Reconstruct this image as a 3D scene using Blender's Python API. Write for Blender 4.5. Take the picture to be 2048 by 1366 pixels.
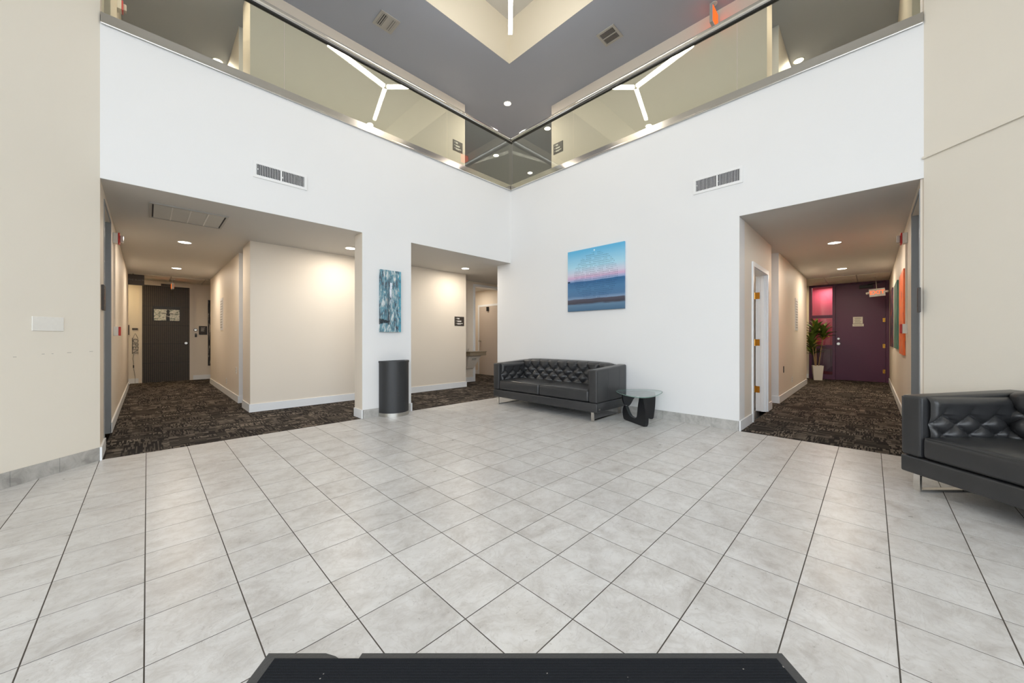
import bpy, bmesh, math, random
from mathutils import Vector, Matrix
random.seed(7)
PI = math.pi
for o in list(bpy.data.objects):
    bpy.data.objects.remove(o)
SC = bpy.context.scene
COL = SC.collection

# ------------------------------------------------------------------ camera
CAMH = 1.128
YAW = math.radians(45.136)
CF, SF = math.cos(YAW), math.sin(YAW)
FPX = 723.86
cd = bpy.data.cameras.new('camera')
cd.sensor_width = 36.0
cd.lens = FPX * 36.0 / 2048.0
cd.shift_x = (1024 - 1014.85) / 2048.0
cd.shift_y = -(683 - 676.63) / 2048.0
cd.clip_start = 0.02
cam = bpy.data.objects.new('camera', cd)
COL.objects.link(cam)
cam.location = (0, 0, CAMH)
cam.rotation_euler = (PI / 2, 0, YAW - PI / 2)
SC.camera = cam
SC.view_settings.view_transform = 'Standard'
SC.view_settings.look = 'None'
SC.view_settings.gamma = 1.0
SC.view_settings.use_curve_mapping = False
SC.view_settings.exposure = 0.0
SC.cycles.use_denoising = True
SC.cycles.max_bounces = 10
SC.cycles.diffuse_bounces = 6
SC.cycles.glossy_bounces = 5
SC.cycles.transmission_bounces = 6
SC.cycles.transparent_max_bounces = 16
SC.cycles.caustics_reflective = False
SC.cycles.caustics_refractive = False
SC.cycles.sample_clamp_indirect = 6.0

# ------------------------------------------------------------------ sky (overcast daylight outside the entrance glazing)
SKY = 5.1
w = bpy.data.worlds.new('sky')
SC.world = w
w.use_nodes = True
bg = w.node_tree.nodes['Background']
bg.inputs['Color'].default_value = (0.86, 0.93, 1.0, 1)
bg.inputs['Strength'].default_value = SKY

# light strengths
HALL_W, UPPER_W, LED_E = 14.5, 32.0, 31.0
WARM = (1.0, 0.86, 0.70)
WARM2 = (1.0, 0.90, 0.77)

# ------------------------------------------------------------------ main measures (metres; x runs to the right-far, y to the left-far)
U, V = 5.105, 5.04          # planes of the two white walls
H1, H2 = 2.616, 4.069       # lower ceiling, top of the white parapet
HC, HK = 6.56, 7.40         # upper ceiling, top of the raised coffer
UF = 3.97                   # upper floor
AX0, AX1 = -0.31, 1.13      # left corridor
BY0, BY1 = -0.325, 1.13     # right corridor
WY, WX = 6.665, 6.70        # recessed beige walls
TH = 0.26                   # wall thickness
F2 = Vector((CF, SF, 0)); R2 = Vector((SF, -CF, 0))
def XZ(X, Z, z=0.0):
    return F2 * Z + R2 * X + Vector((0, 0, z))
PL = Vector((AX0, V, 0)); PR = Vector((U, -0.345, 0))
XL = PL.dot(R2); XR = PR.dot(R2); ZL = PL.dot(F2); ZR = PR.dot(F2)
ZB = -1.5                   # entrance glazing behind the camera

# ------------------------------------------------------------------ materials
def srgb(r, g, b):
    f = lambda c: (c / 255 / 12.92) if c / 255 <= 0.04045 else ((c / 255 + 0.055) / 1.055) ** 2.4
    return (f(r), f(g), f(b), 1)
class NT:
    def __init__(s, name):
        s.m = bpy.data.materials.new(name); s.m.use_nodes = True
        s.t = s.m.node_tree; s.t.nodes.clear()
        s.out = s.t.nodes.new('ShaderNodeOutputMaterial')
    def n(s, kind, **kw):
        nd = s.t.nodes.new('ShaderNode' + kind)
        ins = kw.pop('ins', {})
        for k, v in kw.items(): setattr(nd, k, v)
        for k, v in ins.items(): s.set(nd.inputs[k], v)
        return nd
    def set(s, sock, v):
        if isinstance(v, bpy.types.NodeSocket): s.t.links.new(v, sock)
        elif isinstance(v, bpy.types.Node): s.t.links.new(v.outputs[0], sock)
        else: sock.default_value = v
    def math(s, op, a, b=0.0, c=0.0, clamp=False):
        nd = s.n('Math', operation=op, use_clamp=clamp)
        s.set(nd.inputs[0], a); s.set(nd.inputs[1], b); s.set(nd.inputs[2], c)
        return nd.outputs[0]
    def mix(s, fac, a, b, blend='MIX'):
        nd = s.n('Mix', data_type='RGBA', blend_type=blend)
        s.set(nd.inputs[0], fac); s.set(nd.inputs[6], a); s.set(nd.inputs[7], b)
        return nd.outputs[2]
    def ramp(s, fac, stops):
        nd = s.n('ValToRGB'); el = nd.color_ramp.elements
        while len(el) < len(stops): el.new(0.5)
        for e, (p, c) in zip(el, stops):
            e.position = p; e.color = c
        s.set(nd.inputs[0], fac); return nd.outputs[0]
    def noise(s, vec, scale, detail=3.0, rough=0.55, dist=0.0):
        nd = s.n('TexNoise'); s.set(nd.inputs['Vector'], vec)
        nd.inputs['Scale'].default_value = scale; nd.inputs['Detail'].default_value = detail
        nd.inputs['Roughness'].default_value = rough; nd.inputs['Distortion'].default_value = dist
        return nd.outputs[0]
    def bump(s, height, strength, dist=0.01):
        nd = s.n('Bump'); nd.inputs['Strength'].default_value = strength; nd.inputs['Distance'].default_value = dist
        s.set(nd.inputs['Height'], height); return nd.outputs[0]
    def pos(s): return s.n('NewGeometry').outputs['Position']
    def obj(s): return s.n('TexCoord').outputs['Object']
    def map(s, vec, scale=(1, 1, 1), loc=(0, 0, 0), rot=(0, 0, 0)):
        nd = s.n('Mapping'); s.set(nd.inputs['Vector'], vec)
        nd.inputs['Scale'].default_value = scale; nd.inputs['Location'].default_value = loc
        nd.inputs['Rotation'].default_value = rot; return nd.outputs[0]
    def bsdf(s, color, rough=0.5, metal=0.0, normal=None, spec=0.5, coat=0.0, emit=None, estr=0.0):
        b = s.n('BsdfPrincipled')
        s.set(b.inputs['Base Color'], color); s.set(b.inputs['Roughness'], rough); s.set(b.inputs['Metallic'], metal)
        s.set(b.inputs['Specular IOR Level'], spec)
        if coat: s.set(b.inputs['Coat Weight'], coat)
        if normal is not None: s.set(b.inputs['Normal'], normal)
        if emit is not None:
            s.set(b.inputs['Emission Color'], emit); s.set(b.inputs['Emission Strength'], estr)
        s.t.links.new(b.outputs[0], s.out.inputs[0]); return s.m

def plain(name, rgb, rough=0.5, metal=0.0, spec=0.5, grain=0.04, scale=40, bump=0.0, coat=0.0):
    t = NT(name); c = srgb(*rgb)
    nz = t.noise(t.pos(), scale, 3)
    lo = tuple(x * (1 - grain) for x in c[:3]) + (1,); hi = tuple(min(1, x * (1 + grain)) for x in c[:3]) + (1,)
    col = t.mix(nz, lo, hi)
    return t.bsdf(col, rough, metal, t.bump(nz, bump) if bump else None, spec, coat)
def paint(name, rgb, rough=0.55):
    t = NT(name); c = srgb(*rgb); p = t.pos()
    n1 = t.noise(p, 1.3, 2); n2 = t.noise(p, 160, 2)
    col = t.mix(n1, tuple(x * 0.985 for x in c[:3]) + (1,), tuple(min(1, x * 1.02) for x in c[:3]) + (1,))
    return t.bsdf(col, rough, 0, t.bump(n2, 0.12, 0.004), 0.35)
def emis(name, rgb, strength):
    t = NT(name); e = t.n('Emission'); e.inputs[0].default_value = rgb + (1,); e.inputs[1].default_value = strength
    t.t.links.new(e.outputs[0], t.out.inputs[0]); return t.m
def thin_glass(name, tint, ior=1.5, rough=0.0):
    t = NT(name)
    tr = t.n('BsdfTransparent'); tr.inputs[0].default_value = tint + (1,)
    gl = t.n('BsdfGlossy'); gl.inputs['Roughness'].default_value = rough; gl.inputs['Color'].default_value = (1, 1, 1, 1)
    lw = t.n('LayerWeight').outputs['Facing']                 # same from both sides of the pane
    r0 = ((ior - 1) / (ior + 1)) ** 2
    fr = t.math('MULTIPLY_ADD', t.math('POWER', lw, 5.0), 1 - r0, r0)
    mx = t.n('MixShader'); t.set(mx.inputs[0], fr); t.set(mx.inputs[1], tr.outputs[0]); t.set(mx.inputs[2], gl.outputs[0])
    t.t.links.new(mx.outputs[0], t.out.inputs[0]); return t.m

M = {}
M['white'] = paint('white_wall_paint', (229, 229, 229))
M['beige'] = paint('beige_wall_paint', (230, 220, 206))
M['beige_lobby'] = paint('stone_beige_wall_paint', (232, 226, 214))
M['cream'] = paint('cream_coffer_paint', (236, 228, 210))
M['ceil'] = paint('ceiling_paint', (206, 204, 200))
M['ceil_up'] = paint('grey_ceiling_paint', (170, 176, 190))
M['trim'] = plain('white_trim_paint', (236, 238, 240), 0.35, spec=0.5, grain=0.02)
M['jamb_grey'] = plain('grey_door_paint', (152, 155, 158), 0.45, grain=0.03)
M['chrome'] = plain('chrome', (224, 222, 218), 0.14, 1.0, grain=0.02)
M['steel'] = plain('brushed_steel', (196, 194, 188), 0.3, 1.0, grain=0.06)
M['alu'] = plain('aluminium_frame', (120, 122, 126), 0.4, 0.8)
M['brass'] = plain('brass', (214, 160, 70), 0.25, 1.0)
M['black_rubber'] = plain('black_rubber', (62, 64, 67), 0.55, grain=0.2, scale=90, bump=0.2)
M['black_plastic'] = plain('black_plastic', (28, 28, 29), 0.45)
M['dark_sign'] = plain('charcoal_sign', (62, 55, 50), 0.5)
M['print_white'] = plain('white_print', (235, 232, 226), 0.6)
M['print_grey'] = plain('grey_print', (120, 118, 112), 0.6)
M['plastic_white'] = plain('white_plastic', (232, 230, 224), 0.4)
M['red_plastic'] = plain('red_plastic', (196, 40, 30), 0.4)
M['clear_lens'] = plain('strobe_lens', (210, 205, 200), 0.1)
M['purple'] = plain('purple_door_paint', (88, 38, 72), 0.4, grain=0.05)
M['pink_wall'] = paint('pink_wall_paint', (206, 84, 112))
M['black_lacquer'] = plain('black_lacquered_wood', (26, 27, 30), 0.35, grain=0.15, scale=25)
M['bin_black'] = plain('black_powder_coat', (44, 45, 47), 0.42, grain=0.15, scale=200, bump=0.15)
M['vent_dark'] = plain('duct_dark', (46, 46, 52), 0.6)
M['vent_white'] = plain('white_enamel', (232, 232, 232), 0.35, grain=0.02)
M['vent_grey'] = plain('grey_enamel', (176, 174, 170), 0.4, grain=0.03)
M['filter'] = plain('filter_mesh', (200, 198, 192), 0.7, grain=0.12, scale=220, bump=0.3)
M['fountain'] = plain('fountain_steel', (176, 168, 152), 0.32, 0.7)
M['door_warm'] = plain('taupe_door_paint', (196, 184, 172), 0.45, grain=0.03)
M['pot'] = plain('white_ceramic', (236, 230, 216), 0.35)
M['soil'] = plain('soil', (50, 38, 28), 0.9, grain=0.4, scale=120, bump=0.6)
M['stem'] = plain('plant_cane', (168, 140, 98), 0.7, grain=0.2, scale=90)
M['leaf'] = plain('green_leaf', (96, 116, 48), 0.4, grain=0.35, scale=30)
M['leaf_y'] = plain('yellow_leaf', (190, 174, 56), 0.4, grain=0.3, scale=30)
M['paper'] = plain('paper', (240, 238, 232), 0.7, grain=0.02)
M['pavement'] = plain('pavement', (170, 168, 164), 0.8, grain=0.15, scale=6)
M['grout'] = plain('dark_grout', (74, 68, 62), 0.9, grain=0.15, scale=60)
M['cord'] = plain('black_cord', (30, 30, 30), 0.5)
M['led'] = emis('led_bar_light', (1.0, 0.94, 0.85), LED_E)
M['lens_warm'] = emis('downlight_lens', (1.0, 0.93, 0.80), 14.0)
M['glass_rail'] = thin_glass('tinted_balustrade_glass', (0.905, 0.925, 0.87), 1.72)
M['glass_clear'] = thin_glass('window_glass', (0.98, 0.98, 0.98))
M['glass_table'] = thin_glass('table_glass', (0.88, 0.95, 0.95))
M['glass_edge'] = plain('glass_edge', (120, 150, 140), 0.15)
M['ceil_tile'] = plain('acoustic_tile', (226, 222, 212), 0.8, grain=0.06, scale=150)

def tile_mat(name, axisnote=0):
    t = NT(name); p = t.pos()
    TT = 0.3048
    mp = t.map(p, (1 / TT, 1 / TT, 1 / TT), (-0.9068 / TT + 40, -1.1506 / TT + 40, 0))
    fl = t.n('VectorMath', operation='FLOOR'); t.set(fl.inputs[0], mp)
    wn = t.n('TexWhiteNoise', noise_dimensions='3D'); t.set(wn.inputs['Vector'], fl.outputs[0])
    off = t.n('VectorMath', operation='MULTIPLY_ADD')
    t.set(off.inputs[0], wn.outputs['Color']); off.inputs[1].default_value = (17, 17, 17); t.set(off.inputs[2], p)
    v = off.outputs[0]
    rot = t.map(v, (1.0, 1.35, 1.0), rot=(0, 0, 0.6))
    n1 = t.noise(rot, 3.6, 7, 0.66, 0.7)
    n2 = t.noise(v, 14, 5, 0.65, 0.4)
    n3 = t.noise(v, 130, 3, 0.6)
    a = t.math('MULTIPLY_ADD', n2, 0.35, t.math('MULTIPLY', n1, 0.65))
    col = t.ramp(a, [(0.30, srgb(168, 164, 161)), (0.44, srgb(194, 192, 190)), (0.54, srgb(205, 204, 203)), (0.68, srgb(216, 216, 216))])
    br = t.n('HueSaturation'); t.set(br.inputs['Color'], col)
    t.set(br.inputs['Value'], t.math('MULTIPLY_ADD', wn.outputs['Value'], 0.07, 0.965))
    vein = t.math('SUBTRACT', 1.0, t.math('MULTIPLY', t.math('ABSOLUTE', t.math('SUBTRACT', t.noise(rot, 7.0, 5, 0.6, 1.6), 0.5)), 22.0), clamp=True)
    sp = t.math('GREATER_THAN', t.noise(v, 60, 2, 0.5), 0.71)
    c2 = t.mix(t.math('MULTIPLY', sp, 0.3), t.mix(t.math('MULTIPLY', vein, 0.22), br.outputs[0], srgb(158, 152, 147)), srgb(120, 114, 108))
    rg = t.math('MULTIPLY_ADD', n2, 0.18, 0.22)
    return t.bsdf(c2, rg, 0, t.bump(t.math('MULTIPLY_ADD', n3, 0.4, n2), 0.10, 0.01), 0.45)
M['tile'] = tile_mat('porcelain_tile')

def base_tile_mat():
    t = NT('skirting_tile'); p = t.pos()
    n1 = t.noise(p, 9, 6, 0.65, 0.8)
    col = t.ramp(n1, [(0.3, srgb(150, 148, 144)), (0.5, srgb(176, 174, 170)), (0.75, srgb(196, 194, 190))])
    return t.bsdf(col, 0.4, 0, t.bump(n1, 0.08), 0.45)
M['base_tile'] = base_tile_mat()

def carpet_mat():
    t = NT('carpet_tile_weave'); o = t.obj()
    oi = t.n('ObjectInfo').outputs['Random']
    add = t.n('VectorMath', operation='ADD'); t.set(add.inputs[0], o)
    cmb = t.n('CombineXYZ'); t.set(cmb.inputs[0], t.math('MULTIPLY', oi, 31.0)); t.set(cmb.inputs[1], t.math('MULTIPLY', oi, 57.0))
    t.set(add.inputs[1], cmb.outputs[0]); v = add.outputs[0]
    def cells(sx, sy, seed):
        fl = t.n('VectorMath', operation='FLOOR'); t.set(fl.inputs[0], t.map(v, (sx, sy, 1), (seed, seed * 1.7, 0)))
        wn = t.n('TexWhiteNoise', noise_dimensions='2D'); t.set(wn.inputs['Vector'], fl.outputs[0]); return wn.outputs['Value']
    fine = cells(92, 13, 3.3); fine2 = cells(9, 100, 7.1); block = cells(4, 10, 11.3); tone = cells(6, 20, 5.9)
    pile = t.noise(v, 420, 2, 0.6)
    d1 = t.math('MULTIPLY', t.math('GREATER_THAN', fine, 0.45), t.math('GREATER_THAN', block, 0.50))
    d2 = t.math('MULTIPLY', t.math('GREATER_THAN', fine2, 0.60), t.math('LESS_THAN', block, 0.50))
    hi = t.math('ADD', d1, t.math('MULTIPLY', d2, 0.55), clamp=True)
    c1 = t.mix(t.math('MULTIPLY', hi, t.math('MULTIPLY_ADD', tone, 0.7, 0.25)), srgb(52, 48, 46), srgb(154, 141, 128))
    c = t.mix(t.math('MULTIPLY', pile, 0.35), c1, srgb(30, 26, 24))
    return t.bsdf(c, 0.95, 0, t.bump(pile, 0.6, 0.01), 0.1)
M['carpet'] = carpet_mat()

def leather_mat():
    t = NT('black_leather'); o = t.obj()
    n = t.n('TexVoronoi', feature='F1'); t.set(n.inputs['Vector'], o); n.inputs['Scale'].default_value = 260
    big = t.noise(o, 5, 4, 0.6)
    col = t.mix(big, srgb(40, 41, 43), srgb(62, 62, 63))
    rg = t.math('MULTIPLY_ADD', big, 0.14, 0.25)
    return t.bsdf(col, rg, 0, t.bump(t.math('MULTIPLY_ADD', big, 1.5, n.outputs['Distance']), 0.09, 0.006), 0.5)
M['leather'] = leather_mat()

def mat_mat():
    t = NT('ribbed_mat_pile'); o = t.obj()
    wv = t.n('TexWave', bands_direction='X', wave_profile='SIN'); t.set(wv.inputs['Vector'], o); wv.inputs['Scale'].default_value = 30
    n = t.noise(o, 300, 3, 0.6); sp = t.math('GREATER_THAN', t.noise(o, 60, 1, 0.3), 0.79)
    c = t.mix(n, srgb(22, 24, 28), srgb(44, 47, 52))
    c = t.mix(sp, c, srgb(190, 186, 178))
    return t.bsdf(c, 0.95, 0, t.bump(t.math('MULTIPLY_ADD', n, 0.9, t.math('MULTIPLY', wv.outputs[1], 0.35)), 0.5, 0.006), 0.1)
M['mat_pile'] = mat_mat()

def seascape_mat():
    # object coords: x 0..1 across, z 0..1 up (plane mesh scaled by its own size)
    t = NT('seascape_print'); o = t.obj(); sx = t.n('SeparateXYZ'); t.set(sx.inputs[0], o)
    x, z = sx.outputs[0], sx.outputs[2]
    nz = t.noise(t.map(o, (3, 1, 26)), 1.0, 4, 0.6)
    zz = t.math('MULTIPLY_ADD', t.math('SUBTRACT', nz, 0.5), 0.05, z)
    col = t.ramp(zz, [(0.0, srgb(70, 104, 134)), (0.10, srgb(98, 130, 158)), (0.125, srgb(66, 64, 76)), (0.185, srgb(84, 84, 98)),
                      (0.20, srgb(126, 152, 184)), (0.245, srgb(78, 118, 158)), (0.36, srgb(74, 122, 164)), (0.478, srgb(46, 98, 146)),
                      (0.492, srgb(140, 164, 206)), (0.545, srgb(208, 174, 206)), (0.60, srgb(206, 206, 224)), (0.72, srgb(166, 212, 232)), (0.97, srgb(96, 178, 220))])
    fx = t.math('SUBTRACT', t.math('FRACT', t.math('MULTIPLY', x, 40.0)), 0.5)
    fz = t.math('SUBTRACT', t.math('FRACT', t.math('MULTIPLY_ADD', z, 34.0, t.math('MULTIPLY', nz, 0.8))), 0.5)
    d = t.math('ADD', t.math('MULTIPLY', fx, fx), t.math('MULTIPLY', fz, fz))
    dot = t.math('LESS_THAN', d, 0.075)
    rx = t.math('SUBTRACT', x, 0.51); rz = t.math('SUBTRACT', z, 0.54)
    rr = t.math('SQRT', t.math('ADD', t.math('MULTIPLY', rx, rx), t.math('MULTIPLY', rz, rz)))
    ins = t.math('LESS_THAN', rr, 0.39)
    on = t.math('GREATER_THAN', t.noise(t.map(o, (14, 1, 18)), 1.0, 1, 0.5), 0.42)
    c2 = t.mix(t.math('MULTIPLY', t.math('MULTIPLY', dot, ins), t.math('MULTIPLY', on, 0.55)), col, srgb(26, 60, 92))
    ax = t.math('SUBTRACT', x, 0.5); az = t.math('SUBTRACT', z, 0.955)
    wd = t.math('LESS_THAN', t.math('ADD', t.math('MULTIPLY', ax, ax), t.math('MULTIPLY', az, az)), 0.00016)
    isl = t.math('MULTIPLY', t.math('LESS_THAN', x, 0.045), t.math('LESS_THAN', t.math('ABSOLUTE', t.math('SUBTRACT', z, 0.488)), 0.012))
    c3 = t.mix(isl, t.mix(wd, c2, srgb(214, 240, 250)), srgb(24, 50, 80))
    return t.bsdf(c3, 0.35, 0, None, 0.4)
M['seascape'] = seascape_mat()

def abstract_mat():
    t = NT('abstract_paint'); o = t.obj(); sx = t.n('SeparateXYZ'); t.set(sx.inputs[0], o)
    x, z = sx.outputs[0], sx.outputs[2]
    n1 = t.noise(t.map(o, (5, 1, 3.5)), 1.6, 8, 0.72, 0.6)
    n2 = t.noise(t.map(o, (26, 1, 6)), 1.0, 6, 0.7, 0.3)
    n3 = t.noise(t.map(o, (9, 1, 24), (3, 0, 5)), 1.0, 6, 0.75)
    a = t.math('MULTIPLY_ADD', n2, 0.45, t.math('MULTIPLY', n1, 0.55))
    col = t.ramp(a, [(0.40, srgb(34, 38, 52)), (0.455, srgb(92, 100, 110)), (0.49, srgb(70, 136, 156)), (0.525, srgb(128, 160, 172)), (0.555, srgb(196, 200, 196)), (0.60, srgb(232, 234, 236))])
    edge = t.math('MULTIPLY', t.math('GREATER_THAN', t.math('MULTIPLY_ADD', n3, 0.9, x), 1.36), 0.55)
    col = t.mix(edge, col, srgb(64, 168, 196))
    wob = t.math('MULTIPLY', t.math('SUBTRACT', n1, 0.5), 0.5)
    dd = t.math('ABSOLUTE', t.math('SUBTRACT', t.math('ADD', x, wob), 0.40))
    dk = t.math('SUBTRACT', 1.0, t.math('MULTIPLY', dd, 8.0), clamp=True)
    dk = t.math('MULTIPLY', dk, t.math('GREATER_THAN', n2, 0.46))
    dk = t.math('MULTIPLY', dk, t.math('MULTIPLY', t.math('SUBTRACT', 0.95, z), t.math('GREATER_THAN', z, 0.12)))
    col = t.mix(t.math('MULTIPLY', dk, 1.6, clamp=True), col, srgb(24, 26, 36))
    wl = t.math('LESS_THAN', t.math('ABSOLUTE', t.math('SUBTRACT', t.math('ADD', x, t.math('MULTIPLY', wob, 0.7)), 0.50)), t.math('MULTIPLY', t.math('SUBTRACT', z, 0.40), t.math('MULTIPLY', n2, 0.26)))
    wl = t.math('MULTIPLY', wl, t.math('LESS_THAN', z, 0.80))
    col = t.mix(wl, col, srgb(226, 228, 238))
    db = t.math('LESS_THAN', t.math('ADD', t.math('ABSOLUTE', t.math('SUBTRACT', z, 0.17)), t.math('MULTIPLY', x, 0.09)), t.math('MULTIPLY', n3, 0.09))
    col = t.mix(t.math('MULTIPLY', db, 0.9), col, srgb(22, 22, 28))
    sp = t.math('GREATER_THAN', t.noise(t.map(o, (60, 1, 110)), 1.0, 2, 0.5), 0.66)
    col = t.mix(t.math('MULTIPLY', sp, 0.7), col, srgb(200, 226, 234))
    return t.bsdf(col, 0.45, 0, t.bump(n2, 0.3, 0.01), 0.4)
M['abstract'] = abstract_mat()

def poster_mat(name, stops, sc=(2, 1, 3)):
    t = NT(name); o = t.obj()
    n1 = t.noise(t.map(o, sc), 1.5, 4, 0.6)
    return t.bsdf(t.ramp(n1, stops), 0.45)
M['orange_art'] = poster_mat('orange_print', [(0.36, srgb(150, 70, 60)), (0.44, srgb(240, 104, 30)), (0.60, srgb(250, 120, 36)), (0.68, srgb(190, 130, 110))])
M['green_art'] = poster_mat('green_print', [(0.35, srgb(50, 100, 88)), (0.55, srgb(74, 128, 112)), (0.7, srgb(120, 150, 130))])
M['plum_art'] = poster_mat('plum_print', [(0.38, srgb(36, 28, 44)), (0.52, srgb(62, 44, 66)), (0.66, srgb(150, 70, 50))])
M['mono_art'] = poster_mat('monochrome_print', [(0.40, srgb(24, 22, 22)), (0.55, srgb(44, 40, 38)), (0.58, srgb(180, 170, 156)), (0.7, srgb(40, 36, 34))], (5, 5, 3))
M['photo_art'] = poster_mat('palm_photo_print', [(0.36, srgb(90, 104, 92)), (0.48, srgb(190, 196, 186)), (0.6, srgb(238, 236, 228)), (0.72, srgb(140, 150, 132))], (12, 12, 18))
M['plaque_art'] = poster_mat('dark_red_print', [(0.4, srgb(30, 28, 28)), (0.6, srgb(60, 50, 48)), (0.66, srgb(170, 60, 60))], (10, 10, 8))
M['wood_slat'] = plain('dark_stained_wood', (74, 66, 58), 0.6, grain=0.25, scale=18, bump=0.1)
M['exit_red'] = emis('exit_sign_light', (1.0, 0.10, 0.02), 2.2)
M['exit_orange'] = emis('exit_sign_orange_light', (1.0, 0.16, 0.015), 1.6)
M['green_led'] = emis('status_led', (0.3, 1.0, 0.4), 3.0)

# ------------------------------------------------------------------ mesh helpers
class MB:
    def __init__(s): s.v = []; s.f = []; s.mi = []
    def add(s, vs, fs, mi=0):
        b = len(s.v); s.v += [tuple(p) for p in vs]
        for k, q in enumerate(fs):
            s.f.append(tuple(b + i for i in q)); s.mi.append(mi[k] if isinstance(mi, list) else mi)
        return s
    def box(s, x0, x1, y0, y1, z0, z1, mi=0, bev=0.0, seg=2, M4=None):
        if bev <= 0:
            vs = [(x, y, z) for z in (z0, z1) for y in (y0, y1) for x in (x0, x1)]
            fs = [(0, 2, 3, 1), (4, 5, 7, 6), (0, 1, 5, 4), (2, 6, 7, 3), (0, 4, 6, 2), (1, 3, 7, 5)]
            if M4: vs = [M4 @ Vector(p) for p in vs]
            return s.add(vs, fs, mi)
        bm = bmesh.new(); bmesh.ops.create_cube(bm, size=1.0)
        for v in bm.verts:
            v.co = ((x0 + x1) / 2 + v.co.x * (x1 - x0), (y0 + y1) / 2 + v.co.y * (y1 - y0), (z0 + z1) / 2 + v.co.z * (z1 - z0))
        bmesh.ops.bevel(bm, geom=list(bm.edges) + list(bm.verts), offset=bev, segments=seg, profile=0.5, affect='EDGES')
        bm.verts.ensure_lookup_table()
        vs = [M4 @ v.co if M4 else v.co.copy() for v in bm.verts]; fs = [[v.index for v in f.verts] for f in bm.faces]
        bm.free(); return s.add(vs, fs, mi)
    def obox(s, o, ex, ey, ez, mi=0):      # origin corner + three edge vectors
        o, ex, ey, ez = map(Vector, (o, ex, ey, ez))
        vs = [o + ex * a + ey * b + ez * c for c in (0, 1) for b in (0, 1) for a in (0, 1)]
        return s.add(vs, [(0, 2, 3, 1), (4, 5, 7, 6), (0, 1, 5, 4), (2, 6, 7, 3), (0, 4, 6, 2), (1, 3, 7, 5)], mi)
    def prism(s, pts, off, mi=0):          # 3D outline + offset vector
        n = len(pts); off = Vector(off); a = [Vector(p) for p in pts]
        vs = a + [p + off for p in a]
        fs = [tuple(range(n - 1, -1, -1)), tuple(range(n, 2 * n))] + [(i, (i + 1) % n, n + (i + 1) % n, n + i) for i in range(n)]
        return s.add(vs, fs, mi)
    def cyl(s, p0, p1, r, seg=12, r1=None, mi=0):
        p0, p1 = Vector(p0), Vector(p1); d = (p1 - p0).normalized()
        a = d.orthogonal().normalized(); b = d.cross(a); r1 = r if r1 is None else r1
        vs = [p0 + (a * math.cos(t) + b * math.sin(t)) * r for t in [2 * PI * k / seg for k in range(seg)]]
        vs += [p1 + (a * math.cos(t) + b * math.sin(t)) * r1 for t in [2 * PI * k / seg for k in range(seg)]]
        fs = [(k, (k + 1) % seg, seg + (k + 1) % seg, seg + k) for k in range(seg)] + [tuple(range(seg - 1, -1, -1)), tuple(range(seg, 2 * seg))]
        return s.add(vs, fs, mi)
    def tube(s, path, r, seg=8, mi=0):
        path = [Vector(p) for p in path]; n = len(path); rings = []
        up = None
        for i, p in enumerate(path):
            d = (path[min(i + 1, n - 1)] - path[max(i - 1, 0)]).normalized()
            if up is None: up = d.orthogonal().normalized()
            up = (up - d * up.dot(d)).normalized(); b = d.cross(up)
            rings.append([p + (up * math.cos(2 * PI * k / seg) + b * math.sin(2 * PI * k / seg)) * r for k in range(seg)])
        vs = [q for rg in rings for q in rg]
        fs = [(i * seg + k, i * seg + (k + 1) % seg, (i + 1) * seg + (k + 1) % seg, (i + 1) * seg + k) for i in range(n - 1) for k in range(seg)]
        fs += [tuple(range(seg - 1, -1, -1)), tuple(range((n - 1) * seg, n * seg))]
        return s.add(vs, fs, mi)
    def lathe(s, prof, c=(0, 0, 0), seg=32, mi=0):
        c = Vector(c); n = len(prof)
        vs = [c + Vector((r * math.cos(2 * PI * k / seg), r * math.sin(2 * PI * k / seg), z)) for r, z in prof for k in range(seg)]
        fs = [(i * seg + k, i * seg + (k + 1) % seg, (i + 1) * seg + (k + 1) % seg, (i + 1) * seg + k) for i in range(n - 1) for k in range(seg)]
        return s.add(vs, fs, mi)
    def mesh(s, name, mats, smooth=None):
        me = bpy.data.meshes.new(name); me.from_pydata(s.v, [], s.f)
        for m in (mats if isinstance(mats, (list, tuple)) else [mats]): me.materials.append(M[m] if isinstance(m, str) else m)
        me.polygons.foreach_set('material_index', s.mi)
        bm = bmesh.new(); bm.from_mesh(me); bmesh.ops.recalc_face_normals(bm, faces=bm.faces); bm.to_mesh(me); bm.free()
        if smooth is not None:
            me.polygons.foreach_set('use_smooth', [True] * len(me.polygons)); me.set_sharp_from_angle(angle=math.radians(smooth))
        me.update(); return me
    def build(s, name, mats, parent=None, smooth=None, loc=(0, 0, 0), rotz=0.0):
        return link(name, s.mesh(name, mats, smooth), parent, loc, rotz)
def link(name, me, parent=None, loc=(0, 0, 0), rotz=0.0):
    # lettering is print: too small to pick its letters apart
    o = bpy.data.objects.new(name, me); COL.objects.link(o)
    o.location = loc; o.rotation_euler = (0, 0, rotz)
    if parent is not None: o.parent = parent
    if name in ('lettering', 'neon_letters'): o['kind'] = 'stuff'
    return o
def tag(o, label=None, cat=None, group=None, kind=None):
    if label: o['label'] = label
    if cat: o['category'] = cat
    if group: o['group'] = group
    if kind: o['kind'] = kind
    return o
def thing(name, label, cat, loc=(0, 0, 0), rotz=0.0, group=None):
    return tag(link(name, None, None, loc, rotz), label, cat, group)
def struct(name, mb, mats, label=None, smooth=None, loc=(0, 0, 0), rotz=0.0):
    return tag(mb.build(name, mats, None, smooth, loc, rotz), label, None, None, 'structure')
def B(*a, **k): return MB().box(*a, **k)
def copy_tree(o, parent=None):
    c = o.copy(); COL.objects.link(c); c.parent = parent
    for ch in list(o.children): copy_tree(ch, c)
    return c
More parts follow.
